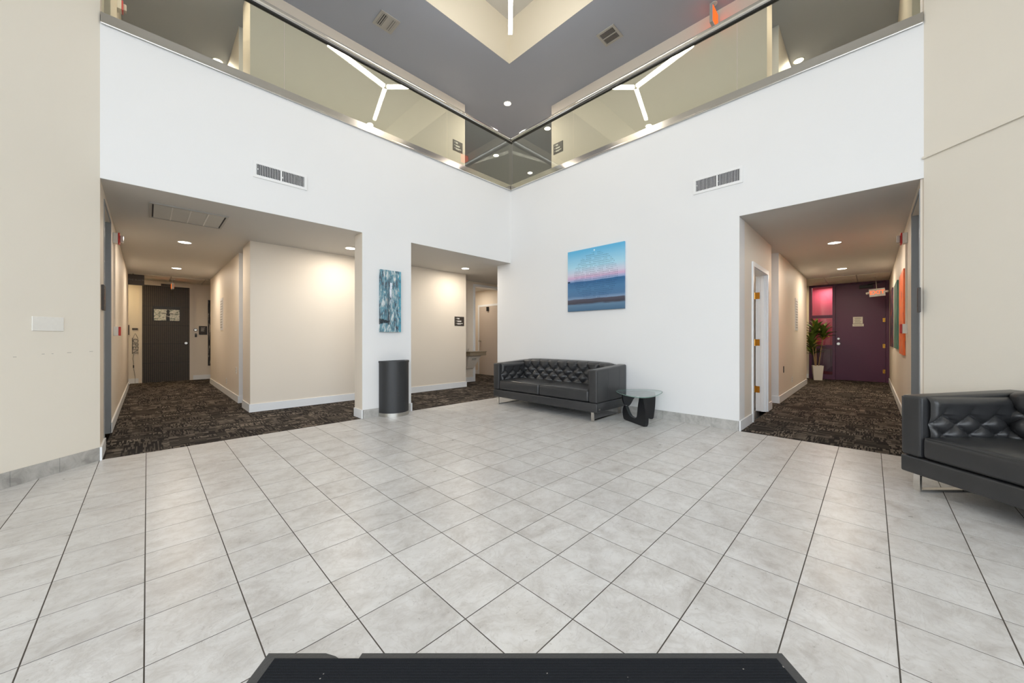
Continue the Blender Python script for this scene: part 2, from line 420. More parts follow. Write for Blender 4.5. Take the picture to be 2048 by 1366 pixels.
def text_mesh(txt, size, mat, extrude=0.001):
    cu = bpy.data.curves.new('lettering', 'FONT'); cu.body = txt; cu.size = size; cu.align_x = 'CENTER'; cu.align_y = 'CENTER'; cu.extrude = extrude
    cu.resolution_u = 3
    o = bpy.data.objects.new('lettering', cu); COL.objects.link(o)
    dg = bpy.context.evaluated_depsgraph_get(); dg.update()
    me = bpy.data.meshes.new_from_object(o.evaluated_get(dg)); bpy.data.objects.remove(o)
    me.materials.clear(); me.materials.append(M[mat])
    me.transform(Matrix.Rotation(PI / 2, 4, 'X')); me.name = 'lettering'; return me     # reads upright, facing -Y
def arealight(parent, loc, size, power, color, spread=PI):
    l = bpy.data.lights.new('lamp', 'AREA'); l.shape = 'DISK'; l.size = size; l.energy = power; l.color = color; l.spread = spread
    o = bpy.data.objects.new('lamp', l); COL.objects.link(o); o.location = loc
    o.parent = parent; return o

R0, RU, RXP, RYP = 0.0, -PI / 2, PI / 2, PI      # facing -y, -x, +x, +y

# ================================================================== SETTING
# ---------- lobby floor: grout bed with single tiles
T = 0.3048; TX, TY = 0.9068, 1.1506
cBL = XZ(XL, ZB); cBR = XZ(XR, ZB)
poly = [(U, V), (PL.x, PL.y), (cBL.x, cBL.y), (cBR.x, cBR.y), (PR.x, PR.y)]
def clip(sub, P):
    n = len(P); A = sum(P[i][0] * P[(i + 1) % n][1] - P[(i + 1) % n][0] * P[i][1] for i in range(n))
    sg = 1 if A > 0 else -1
    for i in range(n):
        a, b = P[i], P[(i + 1) % n]; out = []
        side = lambda p: sg * ((b[0] - a[0]) * (p[1] - a[1]) - (b[1] - a[1]) * (p[0] - a[0]))
        for k in range(len(sub)):
            p, q = sub[k], sub[(k + 1) % len(sub)]; sp, sq = side(p), side(q)
            if sp >= -1e-9: out.append(p)
            if (sp > 1e-9 and sq < -1e-9) or (sp < -1e-9 and sq > 1e-9):
                tt = sp / (sp - sq); out.append((p[0] + (q[0] - p[0]) * tt, p[1] + (q[1] - p[1]) * tt))
        sub = out
        if len(sub) < 3: return []
    return sub
def parea(P): return abs(sum(P[i][0] * P[(i + 1) % len(P)][1] - P[(i + 1) % len(P)][0] * P[i][1] for i in range(len(P)))) / 2
floor = struct('floor', MB().prism([(x, y, -0.12) for x, y in poly], (0, 0, 0.1193)), 'grout', 'pale grey porcelain tiled lobby floor with dark joints')
def tile_geo(P, top=0.0, bot=-0.012, ch=0.0006):
    n = len(P); cx = sum(p[0] for p in P) / n; cy = sum(p[1] for p in P) / n
    def sh(p):
        d = math.hypot(p[0] - cx, p[1] - cy) or 1; k = 1 - ch / d; return (cx + (p[0] - cx) * k, cy + (p[1] - cy) * k, top)
    vs = [(p[0], p[1], bot) for p in P] + [(p[0], p[1], top - ch) for p in P] + [sh(p) for p in P]
    fs = [(r * n + i, r * n + (i + 1) % n, (r + 1) * n + (i + 1) % n, (r + 1) * n + i) for r in (0, 1) for i in range(n)] + [tuple(range(2 * n, 3 * n))]
    return vs, fs
G = 0.0022
tiles = []
for i in range(-30, 30):
    for j in range(-30, 30):
        x0, y0 = TX + i * T + G, TY + j * T + G; x1, y1 = x0 + T - 2 * G, y0 + T - 2 * G
        sq = [(x0, y0), (x1, y0), (x1, y1), (x0, y1)]
        c = clip(sq, poly)
        if len(c) >= 3 and parea(c) > 4e-4:
            mx, my = sum(p[0] for p in c) / len(c), sum(p[1] for p in c) / len(c)
            Z = mx * CF + my * SF; X = mx * SF - my * CF
            vis = Z > 0.9 and abs(X) < 1.46 * Z
            tiles.append((not vis, Z, x0, y0, c, parea(c) > (T - 2 * G) ** 2 - 1e-6))
tiles.sort(key=lambda a: (a[0], a[1]))
mb = MB(); full = None; rest = MB()
for k, (nv, Z, x0, y0, c, isfull) in enumerate(tiles):
    if k < 300 and not nv:
        cx, cy = x0 + T / 2 - G, y0 + T / 2 - G
        if isfull:
            if full is None: full = MB().add(*tile_geo([(p[0] - cx, p[1] - cy) for p in c])).mesh('tile', 'tile')
            me = full
        else: me = MB().add(*tile_geo([(p[0] - cx, p[1] - cy) for p in c])).mesh('tile', 'tile')
        o = link('tile', me, floor, (cx, cy, random.uniform(-0.0001, 0.0001)))
    else:
        rest.add(*tile_geo(c))
tag(rest.build('tile_field', 'tile', floor), kind='stuff')

# ---------- carpet
def carpet(name, rects, label, ox, oy):
    mbb = MB()
    for r in rects: mbb.box(r[0], r[1], r[2], r[3], -0.12, -0.006)
    fl = struct(name, mbb, 'grout', label); S = 0.5; k = 0; cache = {}
    for r in rects:
        for i in range(int((r[0] - ox) // S), int((r[1] - ox) // S) + 1):
            for j in range(int((r[2] - oy) // S), int((r[3] - oy) // S) + 1):
                a = max(r[0], ox + i * S); b = min(r[1], ox + (i + 1) * S); c = max(r[2], oy + j * S); d = min(r[3], oy + (j + 1) * S)
                if b - a < 0.02 or d - c < 0.02: continue
                cx, cy = (a + b) / 2, (c + d) / 2; turn = (i + j) % 2; wx, wy = (b - a), (d - c)
                if turn: wx, wy = wy, wx
                key = (round(wx, 3), round(wy, 3))
                if key not in cache:
                    e = 0.0004
                    cache[key] = MB().add(*tile_geo([(-wx / 2 + e, -wy / 2 + e), (wx / 2 - e, -wy / 2 + e), (wx / 2 - e, wy / 2 - e), (-wx / 2 + e, wy / 2 - e)], 0.0, -0.008, 0.001)).mesh('carpet_tile', 'carpet')
                link('carpet_tile', cache[key], fl, (cx, cy, 0.0015), PI / 2 if turn else 0)
    return fl
AE, BE = 13.0, 13.28
carpet('floor_hall_left', [(AX0, AX1, V, AE), (AX1, U, V, WY), (AX1, 1.8, 7.25, 7.76), (-2.3, AX0, 12.0, AE), (AX1, 3.0, 11.75, AE), (U, 7.42, 5.42, 7.34), (5.27, U + 0.9, WY, 7.34)][:6] + [(6.1, 7.42, 7.34, 9.4)],
       'dark brown patterned carpet tiles of the left corridor', 0.17, V)
carpet('floor_hall_right', [(U, BE, BY0, BY1), (7.10, 7.76, BY1, 1.75), (11.6, BE, BY1, 3.2)], 'dark brown patterned carpet tiles of the right corridor', U, 0.13)

# ---------- white walls with their openings
mb = MB()
mb.box(AX0, U, V, V + TH, H1, H2); mb.box(2.14, 2.905, V, V + TH, 0, H1, mi=[0, 0, 0, 0, 1, 1])
struct('wall_left', mb, ['white', 'beige'], 'white wall with two openings under a deep parapet, left of the corner')
mb = MB()
mb.box(U, U + TH, BY1, 5.42, 0, H1, mi=[0, 0, 1, 0, 0, 0]); mb.box(U, U + TH, PR.y, V + TH, H1, H2)
struct('wall_right', mb, ['white', 'white'], 'white wall behind the sofa with a parapet over the right corridor')
# diagonal side walls
for nm, P0, sgn, zz, lb in (('wall_diagonal_left', PL, -1, ZL, 'beige diagonal lobby wall at the left edge'), ('wall_diagonal_right', PR, 1, ZR, 'beige diagonal lobby wall behind the near sofa')):
    L = zz - ZB + 0.3
    struct(nm, MB().obox(P0 - F2 * L, F2 * L, R2 * (0.25 * sgn), (0, 0, HK)), 'beige_lobby', lb)

# ---------- corridor walls (lower and upper storey share the layout)
def hall_walls(z0, z1, lower):
    tagn = '' if lower else '_upper'
    zr = 2.5 if lower else 6.3
    # left corridor, outer side (faces +x)
    m = MB(); m.box(AX0 - 0.2, AX0, V + 0.004, 5.47, z0, z1); m.box(AX0 - 0.2, AX0, 5.47, 6.38, zr, z1); m.box(AX0 - 0.2, AX0, 6.38, 12.1, z0, z1)
    struct('wall_hall_left_outer' + tagn, m, 'beige')
    m = MB(); m.box(AX0 - 0.16, AX0 - 0.12, 5.47, 6.38, z0, zr); struct('door_' + ('5' if lower else '7'), m, 'jamb_grey', 'grey flush door recessed in the left corridor' + ('' if lower else ' upstairs'))
    # beige wall facing the lobby + corridor inner side
    m = MB(); m.box(1.11, 5.27 if lower else 5.24, WY, 7.25, z0, z1); m.box(AX1, 1.32, 7.76, 11.75, z0, z1, mi=[0, 0, 1, 0, 0, 0]); m.box(1.7, 1.9, 7.25, 7.76, z0, z1, mi=1)
    struct('wall_hall_left_inner' + tagn, m, ['beige', 'white'])
    m = MB(); m.box(-2.5, 3.2, AE, AE + 0.15, z0, z1); struct('wall_hall_left_end' + tagn, m, 'beige')
    # right corridor
    m = MB(); m.box(U + 0.004, 5.02, BY0 - 0.2, BY0, z0, z1) if False else None
    m.box(U + 0.02, 6.10, BY0 - 0.2, BY0, zr, z1); m.box(6.10, BE, BY0 - 0.2, BY0, z0, z1); m.box(U + 0.02, 5.16, BY0 - 0.2, BY0, z0, zr)
    struct('wall_hall_right_outer' + tagn, m, 'beige')
    m = MB(); m.box(5.16, 6.10, BY0 - 0.16, BY0 - 0.12, z0, zr); struct('door_' + ('6' if lower else '8'), m, 'jamb_grey', 'grey flush door recessed in the right corridor' + ('' if lower else ' upstairs'))
    m = MB()
    if lower:
        m.box(U + TH, 5.80, BY1, BY1 + 0.14, z0, z1); m.box(5.80, 6.76, BY1, BY1 + 0.14, 2.13, z1); m.box(6.76, 7.10, BY1, BY1 + 0.14, z0, z1)
        m.box(7.76, 11.6, BY1, BY1 + 0.2, z0, z1, mi=[0, 0, 0, 0, 1, 0]); m.box(7.10, 7.76, 1.7, 1.9, z0, z1, mi=1)
        m.box(6.96, 7.10, BY1 + 0.14, 1.9, z0, z1)
    else:
        m.box(WX, 7.10, 1.12, 5.27, z0, z1); m.box(7.76, 11.6, BY1, 1.32, z0, z1, mi=[0, 0, 0, 0, 1, 0]); m.box(7.10, 7.76, 1.7, 1.9, z0, z1, mi=1)
    struct('wall_hall_right_inner' + tagn, m, ['beige', 'white'])
    m = MB(); m.box(BE, BE + 0.15, -0.6, (BY0 if lower else 3.4), z0, z1)
    if lower: m.box(BE, BE + 0.15, 1.24, 3.4, z0, z1); m.box(BE, BE + 0.15, BY0, 1.24, 2.60, z1)
    struct('wall_hall_right_end' + tagn, m, 'beige')
hall_walls(0, H1, True)
hall_walls(UF, HC, False)
# back passage beyond the second opening: niche wall, wide doorway, end wall
m = MB(); m.box(5.0, 6.10, 7.34, 7.50, 0, H1); m.box(6.10, 7.20, 7.34, 7.50, 2.55, H1); m.box(7.20, 7.42, 7.34, 7.50, 0, H1)
struct('wall_niche', m, 'beige', 'cream wall of the drinking fountain niche')
m = MB(); m.box(7.42, 7.6, 5.42, 9.4, 0, H1); struct('wall_passage_end', m, 'beige')
m = MB(); m.box(U + TH, 7.6, 5.30, 5.42, 0, H1); struct('wall_passage_side', m, 'beige')
m = MB(); m.box(5.9, 7.6, 9.4, 9.5, 0, H1); m.box(5.98, 6.1, 7.5, 9.4, 0, H1); struct('wall_passage_back', m, 'beige')
m = MB(); m.box(5.40, 5.44, BY1 + 0.14, 3.3, 0, H1); m.box(5.40, 7.0, 3.3, 3.4, 0, H1); m.box(6.96, 7.0, 1.9, 3.4, 0, H1); m.box(5.36, 7.0, BY1 + 0.14, 3.4, -0.12, 0.0, mi=1)
struct('wall_side_room', m, ['beige', 'door_warm'], 'small room seen through the open doorway')

# ---------- ceilings, slabs
far = 14.2
def L_slab(z0, z1):
    m = MB(); m.box(AX0 - 2.3, far, V + TH, far, z0, z1); m.box(U + TH, far, -2.6, V + TH, z0, z1); return m
m = MB(); m.box(AX0 - 2.3, far, V + 0.002, far, H1 - 0.002, H1 + 0.08); m.box(U + 0.002, far, -2.6, V + 0.002, H1 - 0.002, H1 + 0.08)
struct('ceiling', m, 'ceil', 'smooth off-white ceiling of the ground floor corridors')
struct('floor_upper', L_slab(UF - 0.1, UF), 'pavement')  # unseen floor kept pale so it bounces light up to the ceiling
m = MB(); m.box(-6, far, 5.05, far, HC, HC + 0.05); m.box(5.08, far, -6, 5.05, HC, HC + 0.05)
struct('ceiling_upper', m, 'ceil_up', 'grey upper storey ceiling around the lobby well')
m = MB(); m.box(-6, 5.08, 5.046, 5.0495, HC - 0.001, HK); m.box(5.076, 5.0795, -6, 5.046, HC - 0.001, HK); m.box(-6, 5.2, 5.0495, 5.17, HC + 0.05, HK); m.box(5.0795, 5.2, -6, 5.0495, HC + 0.05, HK)
struct('wall_coffer', m, 'cream', 'cream upstand of the raised lobby ceiling')
m = MB(); m.box(-6, 5.3, -6, 5.3, HK, HK + 0.1); struct('ceiling_lobby', m, 'ceil')
# unseen outer shell added to keep sky light out of the corridors
m = MB(); m.box(-2.7, -2.61, 5.3, far, -0.1, HC); m.box(5.3, far, -2.7, -2.61, -0.1, HC); m.box(far, far + 0.1, -2.7, far, -0.1, HC); m.box(-2.7, far, far, far + 0.1, -0.1, HC)
m.box(-2.7, AX0 - 0.2, 5.2, 5.3, -0.1, HK); m.box(5.3, 5.4, -2.7, BY0 - 0.2, -0.1, HK)
struct('wall_light_shell', m, 'beige')
m = MB(); m.box(11.0, 11.1, 1.4, far, UF, HC); m.box(1.4, far, 11.9, 12.0, UF, HC); struct('wall_landing_upper', m, 'beige')
m = MB(); m.prism([(x, y, -0.24) for x, y in ((-2.7, 5.0), (-0.6, 4.9), (cBL.x, cBL.y), (cBR.x, cBR.y), (5.0, -0.6), (5.0, -2.7), (far + 0.1, -2.7), (far + 0.1, far + 0.1), (-2.7, far + 0.1))], (0, 0, 0.115)); struct('light_seal_slab', m, 'pavement')  # unseen slab added to stop sky light leaking in from below
# acoustic ceiling panels with T-bars where the corridors meet the cross passages
for nm, x0, x1, y0, y1, nx, ny in (('ceiling_grid_left', AX0 - 1.2, AX1 + 1.2, 11.9, AE, 6, 2), ('ceiling_grid_right', 11.75, BE, BY0, BY1 + 1.4, 2, 5)):
    g = struct(nm, B(x0, x1, y0, y1, H1 - 0.003, H1 - 0.001), 'vent_grey')
    for i in range(nx):
        for j in range(ny):
            a, b = x0 + (x1 - x0) * i / nx, x0 + (x1 - x0) * (i + 1) / nx; c, d = y0 + (y1 - y0) * j / ny, y0 + (y1 - y0) * (j + 1) / ny
            B(a + 0.012, b - 0.012, c + 0.012, d - 0.012, H1 - 0.012, H1 - 0.003).build('ceiling_panel', 'ceil_tile', g)

for nm, bx in (('trim_5', [(AX0 - 0.121, AX0 + 0.003, 6.366, 6.381, 0, 2.5), (AX0 - 0.121, AX0 + 0.003, 5.469, 5.484, 0, 2.5)]), ('trim_6', [(6.086, 6.101, BY0 - 0.121, BY0 + 0.003, 0, 2.5), (5.159, 5.174, BY0 - 0.121, BY0 + 0.003, 0, 2.5)])):
    m = MB()
    for b in bx: m.box(*b)
    struct(nm, m, 'jamb_grey', 'grey lining of a recessed corridor door')

# ---------- skirtings
def skirt(name, segs, parent_label=None):
    m = MB()
    for (x0, x1, y0, y1) in segs:
        m.box(x0, x1, y0, y1, 0, 0.108, bev=0); m.box(x0 + 0.0, x1 - 0.0, y0, y1, 0.108, 0.122)
    return struct(name, m, 'trim', parent_label)
t_ = 0.014
skirt('baseboard_hall_left_inner', [(1.11 - t_, 5.27 + t_, WY - t_, WY), (1.11 - t_, 1.11, WY, 7.25), (AX1 - t_, AX1, 7.76 - t_, 11.75), (AX1, 1.30, 7.76 - t_, 7.76)])
skirt('baseboard_hall_left_outer', [(AX0, AX0 + t_, V - 0.02, 5.47), (AX0, AX0 + t_, 6.38, 12.1)])
skirt('baseboard_hall_left_end', [(-2.3, -0.15, AE - t_, AE), (0.885, 3.0, AE - t_, AE)])
skirt('baseboard_hall_right_inner', [(U - 0.004, 5.72, BY1 - t_, BY1), (6.84, 7.10, BY1 - t_, BY1), (7.76 - t_, 11.6, BY1 - t_, BY1), (7.76 - t_, 7.76, BY1, 1.5)])
skirt('baseboard_hall_right_outer', [(U, 5.16, BY0, BY0 + t_), (6.10, BE, BY0, BY0 + t_)])
skirt('baseboard_hall_right_end', [(BE - t_, BE, 1.245, 3.2)])
skirt('baseboard_niche', [(5.27, 6.10, 7.34 - t_, 7.34), (7.42 - t_, 7.42, 8.72, 9.4)])
skirt('baseboard_pillar', [(2.14 - t_, 2.14, V - 0.012, V + TH), (2.905, 2.905 + t_, V - 0.012, V + TH)])
def tile_skirt(name, origin, direction, normal, length, label, hgt=0.12, th=0.010):
    base = struct(name, MB().obox(Vector(origin), Vector(direction) * length, Vector(normal) * (th - 0.003), (0, 0, hgt - 0.002)), 'grout', label)
    s = 0.0
    while s < length - 0.02:
        e = min(s + T, length)
        MB().obox(Vector(origin) + Vector(direction) * (s + 0.0012), Vector(direction) * (e - s - 0.0024), Vector(normal) * th, (0, 0, hgt)).build('tile', 'base_tile', base)
        s += T
tile_skirt('baseboard_right', (U, BY1 + 0.004, 0), (0, 1, 0), (-1, 0, 0), 5.42 - BY1 - 0.02, 'grey tile skirting along the white wall behind the sofa')
tile_skirt('baseboard_pillar_front', (2.152, V, 0), (1, 0, 0), (0, -1, 0), 0.74, 'grey tile skirting at the foot of the white pillar')
tile_skirt('baseboard_diagonal_left', PL - F2 * 0.004, -F2, R2, 4.6, 'grey tile skirting along the left diagonal wall')
tile_skirt('baseboard_diagonal_right', PR - F2 * 0.004, -F2, -R2, 4.6, 'grey tile skirting along the right diagonal wall')
struct('trim_1', MB().obox(PL + Vector((-0.002, -0.002, 0)), F2 * 0.004, R2 * 0.012, (0, 0, 0.122)), 'trim')

# ---------- entrance glazing behind the camera, with the pavement outside
def storefront():
    o = thing('entrance_glazing', 'tall aluminium framed entrance glazing across the lobby', 'window'); o['kind'] = 'structure'; o.name = 'window_1'
    n = 6; Wd = XR - XL; zs = [0.0, 2.35, 4.45, HC - 0.1]
    fr = MB()
    for k in range(n + 1):
        X = XL + Wd * k / n; fr.obox(XZ(X - 0.03, ZB - 0.05), R2 * 0.06, F2 * 0.1, (0, 0, zs[-1]))
    fr.build('mullions', 'alu', o)
    for z in zs: MB().obox(XZ(XL, ZB - 0.045, max(0, z - 0.03)), R2 * Wd, F2 * 0.09, (0, 0, 0.06)).build('transom', 'alu', o)
    for k in range(n):
        for a, b in zip(zs[:-1], zs[1:]):
            X = XL + Wd * k / n; MB().obox(XZ(X + 0.03, ZB - 0.004, a + 0.03), R2 * (Wd / n - 0.06), F2 * 0.008, (0, 0, b - a - 0.06)).build('pane', 'glass_clear', o)
    struct('wall_front', MB().obox(XZ(XL, ZB - 0.15, HC - 0.07), R2 * Wd, F2 * 0.2, (0, 0, HK - HC + 0.07)), 'beige_lobby')
storefront()
struct('pavement', MB().obox(XZ(-30, ZB - 40, -0.2), R2 * 60, F2 * 39.9, (0, 0, 0.1)), 'pavement', 'pavement outside the entrance')
pl = bpy.data.lights.new('daylight_portal', 'AREA'); pl.shape = 'RECTANGLE'; pl.size = XR - XL; pl.size_y = HC
pl.cycles.is_portal = True
po = bpy.data.objects.new('daylight_portal', pl); COL.objects.link(po)
po.location = XZ((XL + XR) / 2, ZB + 0.12, HC / 2); po.rotation_euler = (PI / 2, 0, YAW - PI / 2 + PI)
po.rotation_euler = (-F2).to_track_quat('Z', 'Y').to_euler()

# ================================================================== DOORS AND FRAMES
def casing(parent, w0, w1, top, wid=0.06, dep=0.02, y=0.0, mat='trim', name='frame'):
    # flat casing around an opening, local X across, front at -Y
    m = MB(); m.box(w0 - wid, w0, y - dep, y, 0, top + wid); m.box(w1, w1 + wid, y - dep, y, 0, top + wid); m.box(w0, w1, y - dep, y, top, top + wid)
    return m.build(name, mat, parent)

# black slatted door at the end of the left corridor
d = tag(link('door_1', None, None, (0.36, AE, 0), R0), 'black vertically slatted door at the end of the left corridor', None, None, 'structure')
casing(d, -0.45, 0.45, 2.485, 0.065, 0.03, 0.0, 'beige')
B(-0.45, 0.45, -0.03, -0.004, 0.004, 2.485).build('leaf', 'black_plastic', d)
n = 24; rows = [0.006, 0.50, 0.99, 1.47, 1.955, 2.48]
for a, b in zip(rows[:-1], rows[1:]):
    me = B(-0.0125, 0.0125, -0.052, -0.03, 0, b - a - 0.012).mesh('slat', 'wood_slat')
    for k in range(n):
        X = -0.43 + 0.86 * k / (n - 1)
        if abs(X) < 0.255 and 1.47 <= a < 1.9:      # behind the picture panel the slats stop short
            link('slat', B(-0.0125, 0.0125, -0.052, -0.03, 0, 0.095).mesh('slat', 'wood_slat'), d, (X, 0, a)); continue
        link('slat', me, d, (X, 0, a))
kn = MB().cyl((0.375, -0.05, 1.0), (0.375, -0.085, 1.0), 0.012, 10); kn.cyl((0.375, -0.085, 1.0), (0.375, -0.11, 1.0), 0.03, 16); kn.build('knob', 'steel', d, 40)
# picture panel fixed to the door
pnl = thing('door_picture', 'black and white photo panel with a dark wide-brimmed figure on the slatted door', 'picture', (0.365, AE - 0.052, 1.588), R0)
B(-0.243, 0.243, -0.010, 0, 0, 0.29).build('panel', 'photo_art', pnl)
m = MB(); m.prism([(-0.015, -0.0125, 0.0), (0.055, -0.0125, 0.0), (0.05, -0.0125, 0.10), (0.06, -0.0125, 0.155), (0.04, -0.0125, 0.20), (0.055, -0.0125, 0.22), (0.045, -0.0125, 0.285), (0.0, -0.0125, 0.285), (-0.012, -0.0125, 0.22), (0.0, -0.0125, 0.20), (-0.02, -0.0125, 0.15)], (0, 0.002, 0))
m.prism([(-0.20, -0.0124, 0.175), (-0.05, -0.0124, 0.195), (0.10, -0.0124, 0.19), (0.17, -0.0124, 0.165), (0.09, -0.0124, 0.175), (-0.05, -0.0124, 0.18)], (0, 0.002, 0))
m.build('figure', 'black_plastic', pnl)
tx = text_mesh('The Black', 0.055, 'print_white', 0.0006); link('lettering', tx, pnl, (0.075, -0.0135, 0.115))

# number plate, blade sign
s = thing('number_plate', 'small black number plate reading 118 above the slatted door', 'sign', (0.353, AE - 0.032, 2.487), R0)
B(-0.10, 0.10, -0.008, 0, 0, 0.056).build('plate', 'dark_sign', s); link('lettering', text_mesh('1 1 8', 0.04, 'print_grey', 0.0006), s, (0, -0.0088, 0.028))
s = thing('hanging_sign', 'black hanging sign reading THE BLACK at the corridor ceiling', 'sign', (-0.20, 12.0, 2.36), R0)
B(-0.152, 0.152, -0.012, 0.012, 0, 0.2535).build('board', 'dark_sign', s); link('lettering', text_mesh('THE BLACK', 0.052, 'print_grey', 0.0006), s, (0.02, -0.0128, 0.118))

# purple door with glazed side light at the end of the right corridor; local X = -y, origin at y = 0.45
d = tag(link('door_2', None, None, (BE, 0.46, 0), RU), 'dark purple door with a glazed side light at the end of the right corridor', None, None, 'structure')
B(-0.225, 0.725, 0.0, 0.05, 0.006, 2.565, bev=0.003).build('leaf', 'purple', d)
m = MB(); m.box(-0.775, -0.715, -0.03, 0.09, 0, 2.60); m.box(-0.285, -0.228, -0.03, 0.09, 0, 2.60); m.box(0.728, 0.782, -0.03, 0.09, 0, 2.60); m.box(-0.715, -0.285, -0.03, 0.09, 2.545, 2.60)
m.box(-0.228, 0.728, -0.03, 0.09, 2.568, 2.60); m.box(-0.715, -0.285, -0.03, 0.09, 0, 0.13); m.box(-0.715, -0.285, -0.03, 0.09, 0.845, 0.94); m.box(-0.715, -0.285, -0.03, 0.09, 1.685, 1.765)
m.build('frame', 'purple', d)
for a, b in ((0.13, 0.845), (0.94, 1.685), (1.765, 2.545)): B(-0.715, -0.285, 0.02, 0.028, a, b).build('pane', 'glass_clear', d)
for z in (0.283, 0.932, 1.594):
    MB().cyl((0.692, -0.006, z - 0.055), (0.692, -0.006, z + 0.055), 0.009, 10).build('hinge', 'brass', d, 40)
    B(0.672, 0.712, -0.004, 0.0, z - 0.05, z + 0.05).build('hinge', 'brass', d)
for z, r in ((1.116, 0.026), (0.981, 0.036)):
    m = MB().cyl((-0.163, 0, z), (-0.163, -0.015, z), r, 20); m.cyl((-0.163, -0.015, z), (-0.163, -0.045, z), r * 0.5, 16)
    if r > 0.03: m.cyl((-0.163, -0.045, z), (-0.163, -0.07, z), r * 0.9, 20)
    m.build('deadbolt' if r < 0.03 else 'knob', 'steel', d, 40)
m = MB(); m.box(0.24, 0.50, -0.07, 0.0, 2.43, 2.51, bev=0.006); m.tube([(0.40, -0.035, 2.515), (0.50, -0.12, 2.53), (0.60, -0.01, 2.55)], 0.008, 6); m.build('closer', 'black_plastic', d)
for a, b, c_, e_, nm, lb in ((0.121, 0.306, 1.516, 1.694, 'door_notice', 'square paper notice taped to the purple door'), (0.112, 0.325, 1.443, 1.508, 'door_notice', 'narrow paper strip below the notice on the purple door')):
    q = thing(nm, lb, 'notice', (BE, 0.46, 0), RU)
    B(a, b, -0.002, 0, c_, e_).build('sheet', 'paper', q)
    for k in range(5 if e_ - c_ > 0.1 else 1):
        z = e_ - 0.035 - k * 0.030 if e_ - c_ > 0.1 else (c_ + e_) / 2
        B(a + 0.03 + 0.01 * (k % 2), b - 0.03 - 0.012 * (k % 3), -0.0026, -0.002, z - 0.004, z + 0.004).build('print_line', 'print_grey', q)
# what shows through the side light: a pink office with a pale desk
m = MB(); m.box(14.1, 14.15, 0.1, 2.0, 0, H1); m.box(13.43, 14.15, 1.9, 2.0, 0, H1); struct('wall_pink_office', m, 'pink_wall', 'pink office wall seen through the side light')
struct('floor_office', B(13.43, 14.15, -0.4, 2.0, -0.1, 0.0), 'door_warm')
k_ = thing('office_desk', 'dark office desk behind the side light glass', 'desk', (13.75, 1.05, 0), 0)
B(-0.25, 0.25, -0.55, 0.55, 0.80, 0.84, bev=0.004).build('desk_top', 'purple', k_); B(-0.22, 0.22, -0.53, -0.50, 0, 0.80).build('side_panel', 'purple', k_); B(-0.22, 0.22, 0.50, 0.53, 0, 0.80).build('side_panel', 'purple', k_); B(-0.2, -0.17, -0.5, 0.5, 0.2, 0.8).build('front_panel', 'purple', k_)

# open doorway of the side room in the right corridor
d = tag(link('door_3', None, None, (6.28, BY1, 0), R0), 'open white door with three brass hinges in the right corridor', None, None, 'structure')
casing(d, -0.47, 0.47, 2.10, 0.06, 0.018)
m = MB(); m.box(0.44, 0.48, 0.0, 0.14, 0, 2.13); m.box(-0.48, -0.44, 0.0, 0.14, 0, 2.13); m.box(-0.44, 0.44, 0.0, 0.14, 2.09, 2.13); m.box(0.425, 0.44, 0.03, 0.07, 0, 2.09); m.build('jamb', 'trim', d)
B(0.40, 0.445, 0.165, 1.02, 0.01, 2.08, bev=0.002).build('leaf', 'beige', d)
for z in (0.336, 1.063, 1.789):
    B(0.434, 0.4395, 0.085, 0.145, z - 0.05, z + 0.05).build('hinge', 'brass', d); MB().cyl((0.432, 0.152, z - 0.052), (0.432, 0.152, z + 0.052), 0.008, 10).build('hinge', 'brass', d)

# taupe door in the back passage (faces -x)
d = tag(link('door_4', None, None, (7.42, 8.275, 0), RU), 'taupe flush door in the back passage beyond the second opening', None, None, 'structure')
casing(d, -0.42, 0.42, 2.11, 0.06, 0.02, 0.0, 'trim'); B(-0.42, 0.42, -0.014, 0.0, 0.006, 2.105).build('leaf', 'door_warm', d)
m = MB().cyl((-0.345, -0.014, 1.04), (-0.345, -0.05, 1.04), 0.012, 10); m.cyl((-0.345, -0.05, 1.04), (-0.345, -0.085, 1.04), 0.032, 18); m.build('knob', 'steel', d, 40)
B(-0.04, 0.03, -0.06, -0.014, 1.96, 2.09, bev=0.004).build('closer', 'black_plastic', d)
m = MB(); m.box(6.04, 6.10, 7.32, 7.52, 0, 2.55); m.box(7.14, 7.20, 7.32, 7.52, 0, 2.55); m.box(6.10, 7.14, 7.32, 7.52, 2.49, 2.55); struct('trim_2', m, 'trim', 'cased opening to the back passage')
# frames of the recessed grey doors
for i_, (x, y, rz, wd) in enumerate(((AX0, 5.925, RXP, 0.455), (5.63, BY0, RYP, 0.47))):
    f_ = tag(link('trim_%d' % (3 + i_), None, None, (x, y, 0), rz), 'metal frame of the recessed grey door', None, None, 'structure'); casing(f_, -wd, wd, 2.5, 0.03, 0.006, 0.0, 'jamb_grey')

# ================================================================== BALUSTRADES
def balustrade(label, loc, rz, x0, x1, breaks, flip):
    o = thing('glass_balustrade', label, 'balustrade', loc, rz, 'glass balustrades of the upper floor')
    ch = MB(); ch.box(x0, x1, -0.012, 0.075, H2, H2 + 0.085); ch.build('base_channel', 'chrome', o)
    B(x0, x1, -0.022, -0.002, H2 - 0.022, H2 + 0.006, bev=0.006, seg=3).build('channel_lip', 'chrome', o)
    xs = [x0] + breaks + [x1]
    for a, b in zip(xs[:-1], xs[1:]):
        B(a + 0.005, b - 0.005, 0.024, 0.036, H2 + 0.085, 5.035).build('glass_panel', 'glass_rail', o)
    pts = [(x0, 0.03, 5.075), (x1, 0.03, 5.075)]
    MB().cyl((x0, 0.03, 5.075), (x1, 0.03, 5.075), 0.043, 24).build('handrail', 'chrome', o, 40)
    B(x0, x1, 0.008, 0.052, 5.018, 5.04).build('rail_slot', 'black_plastic', o)
    return o
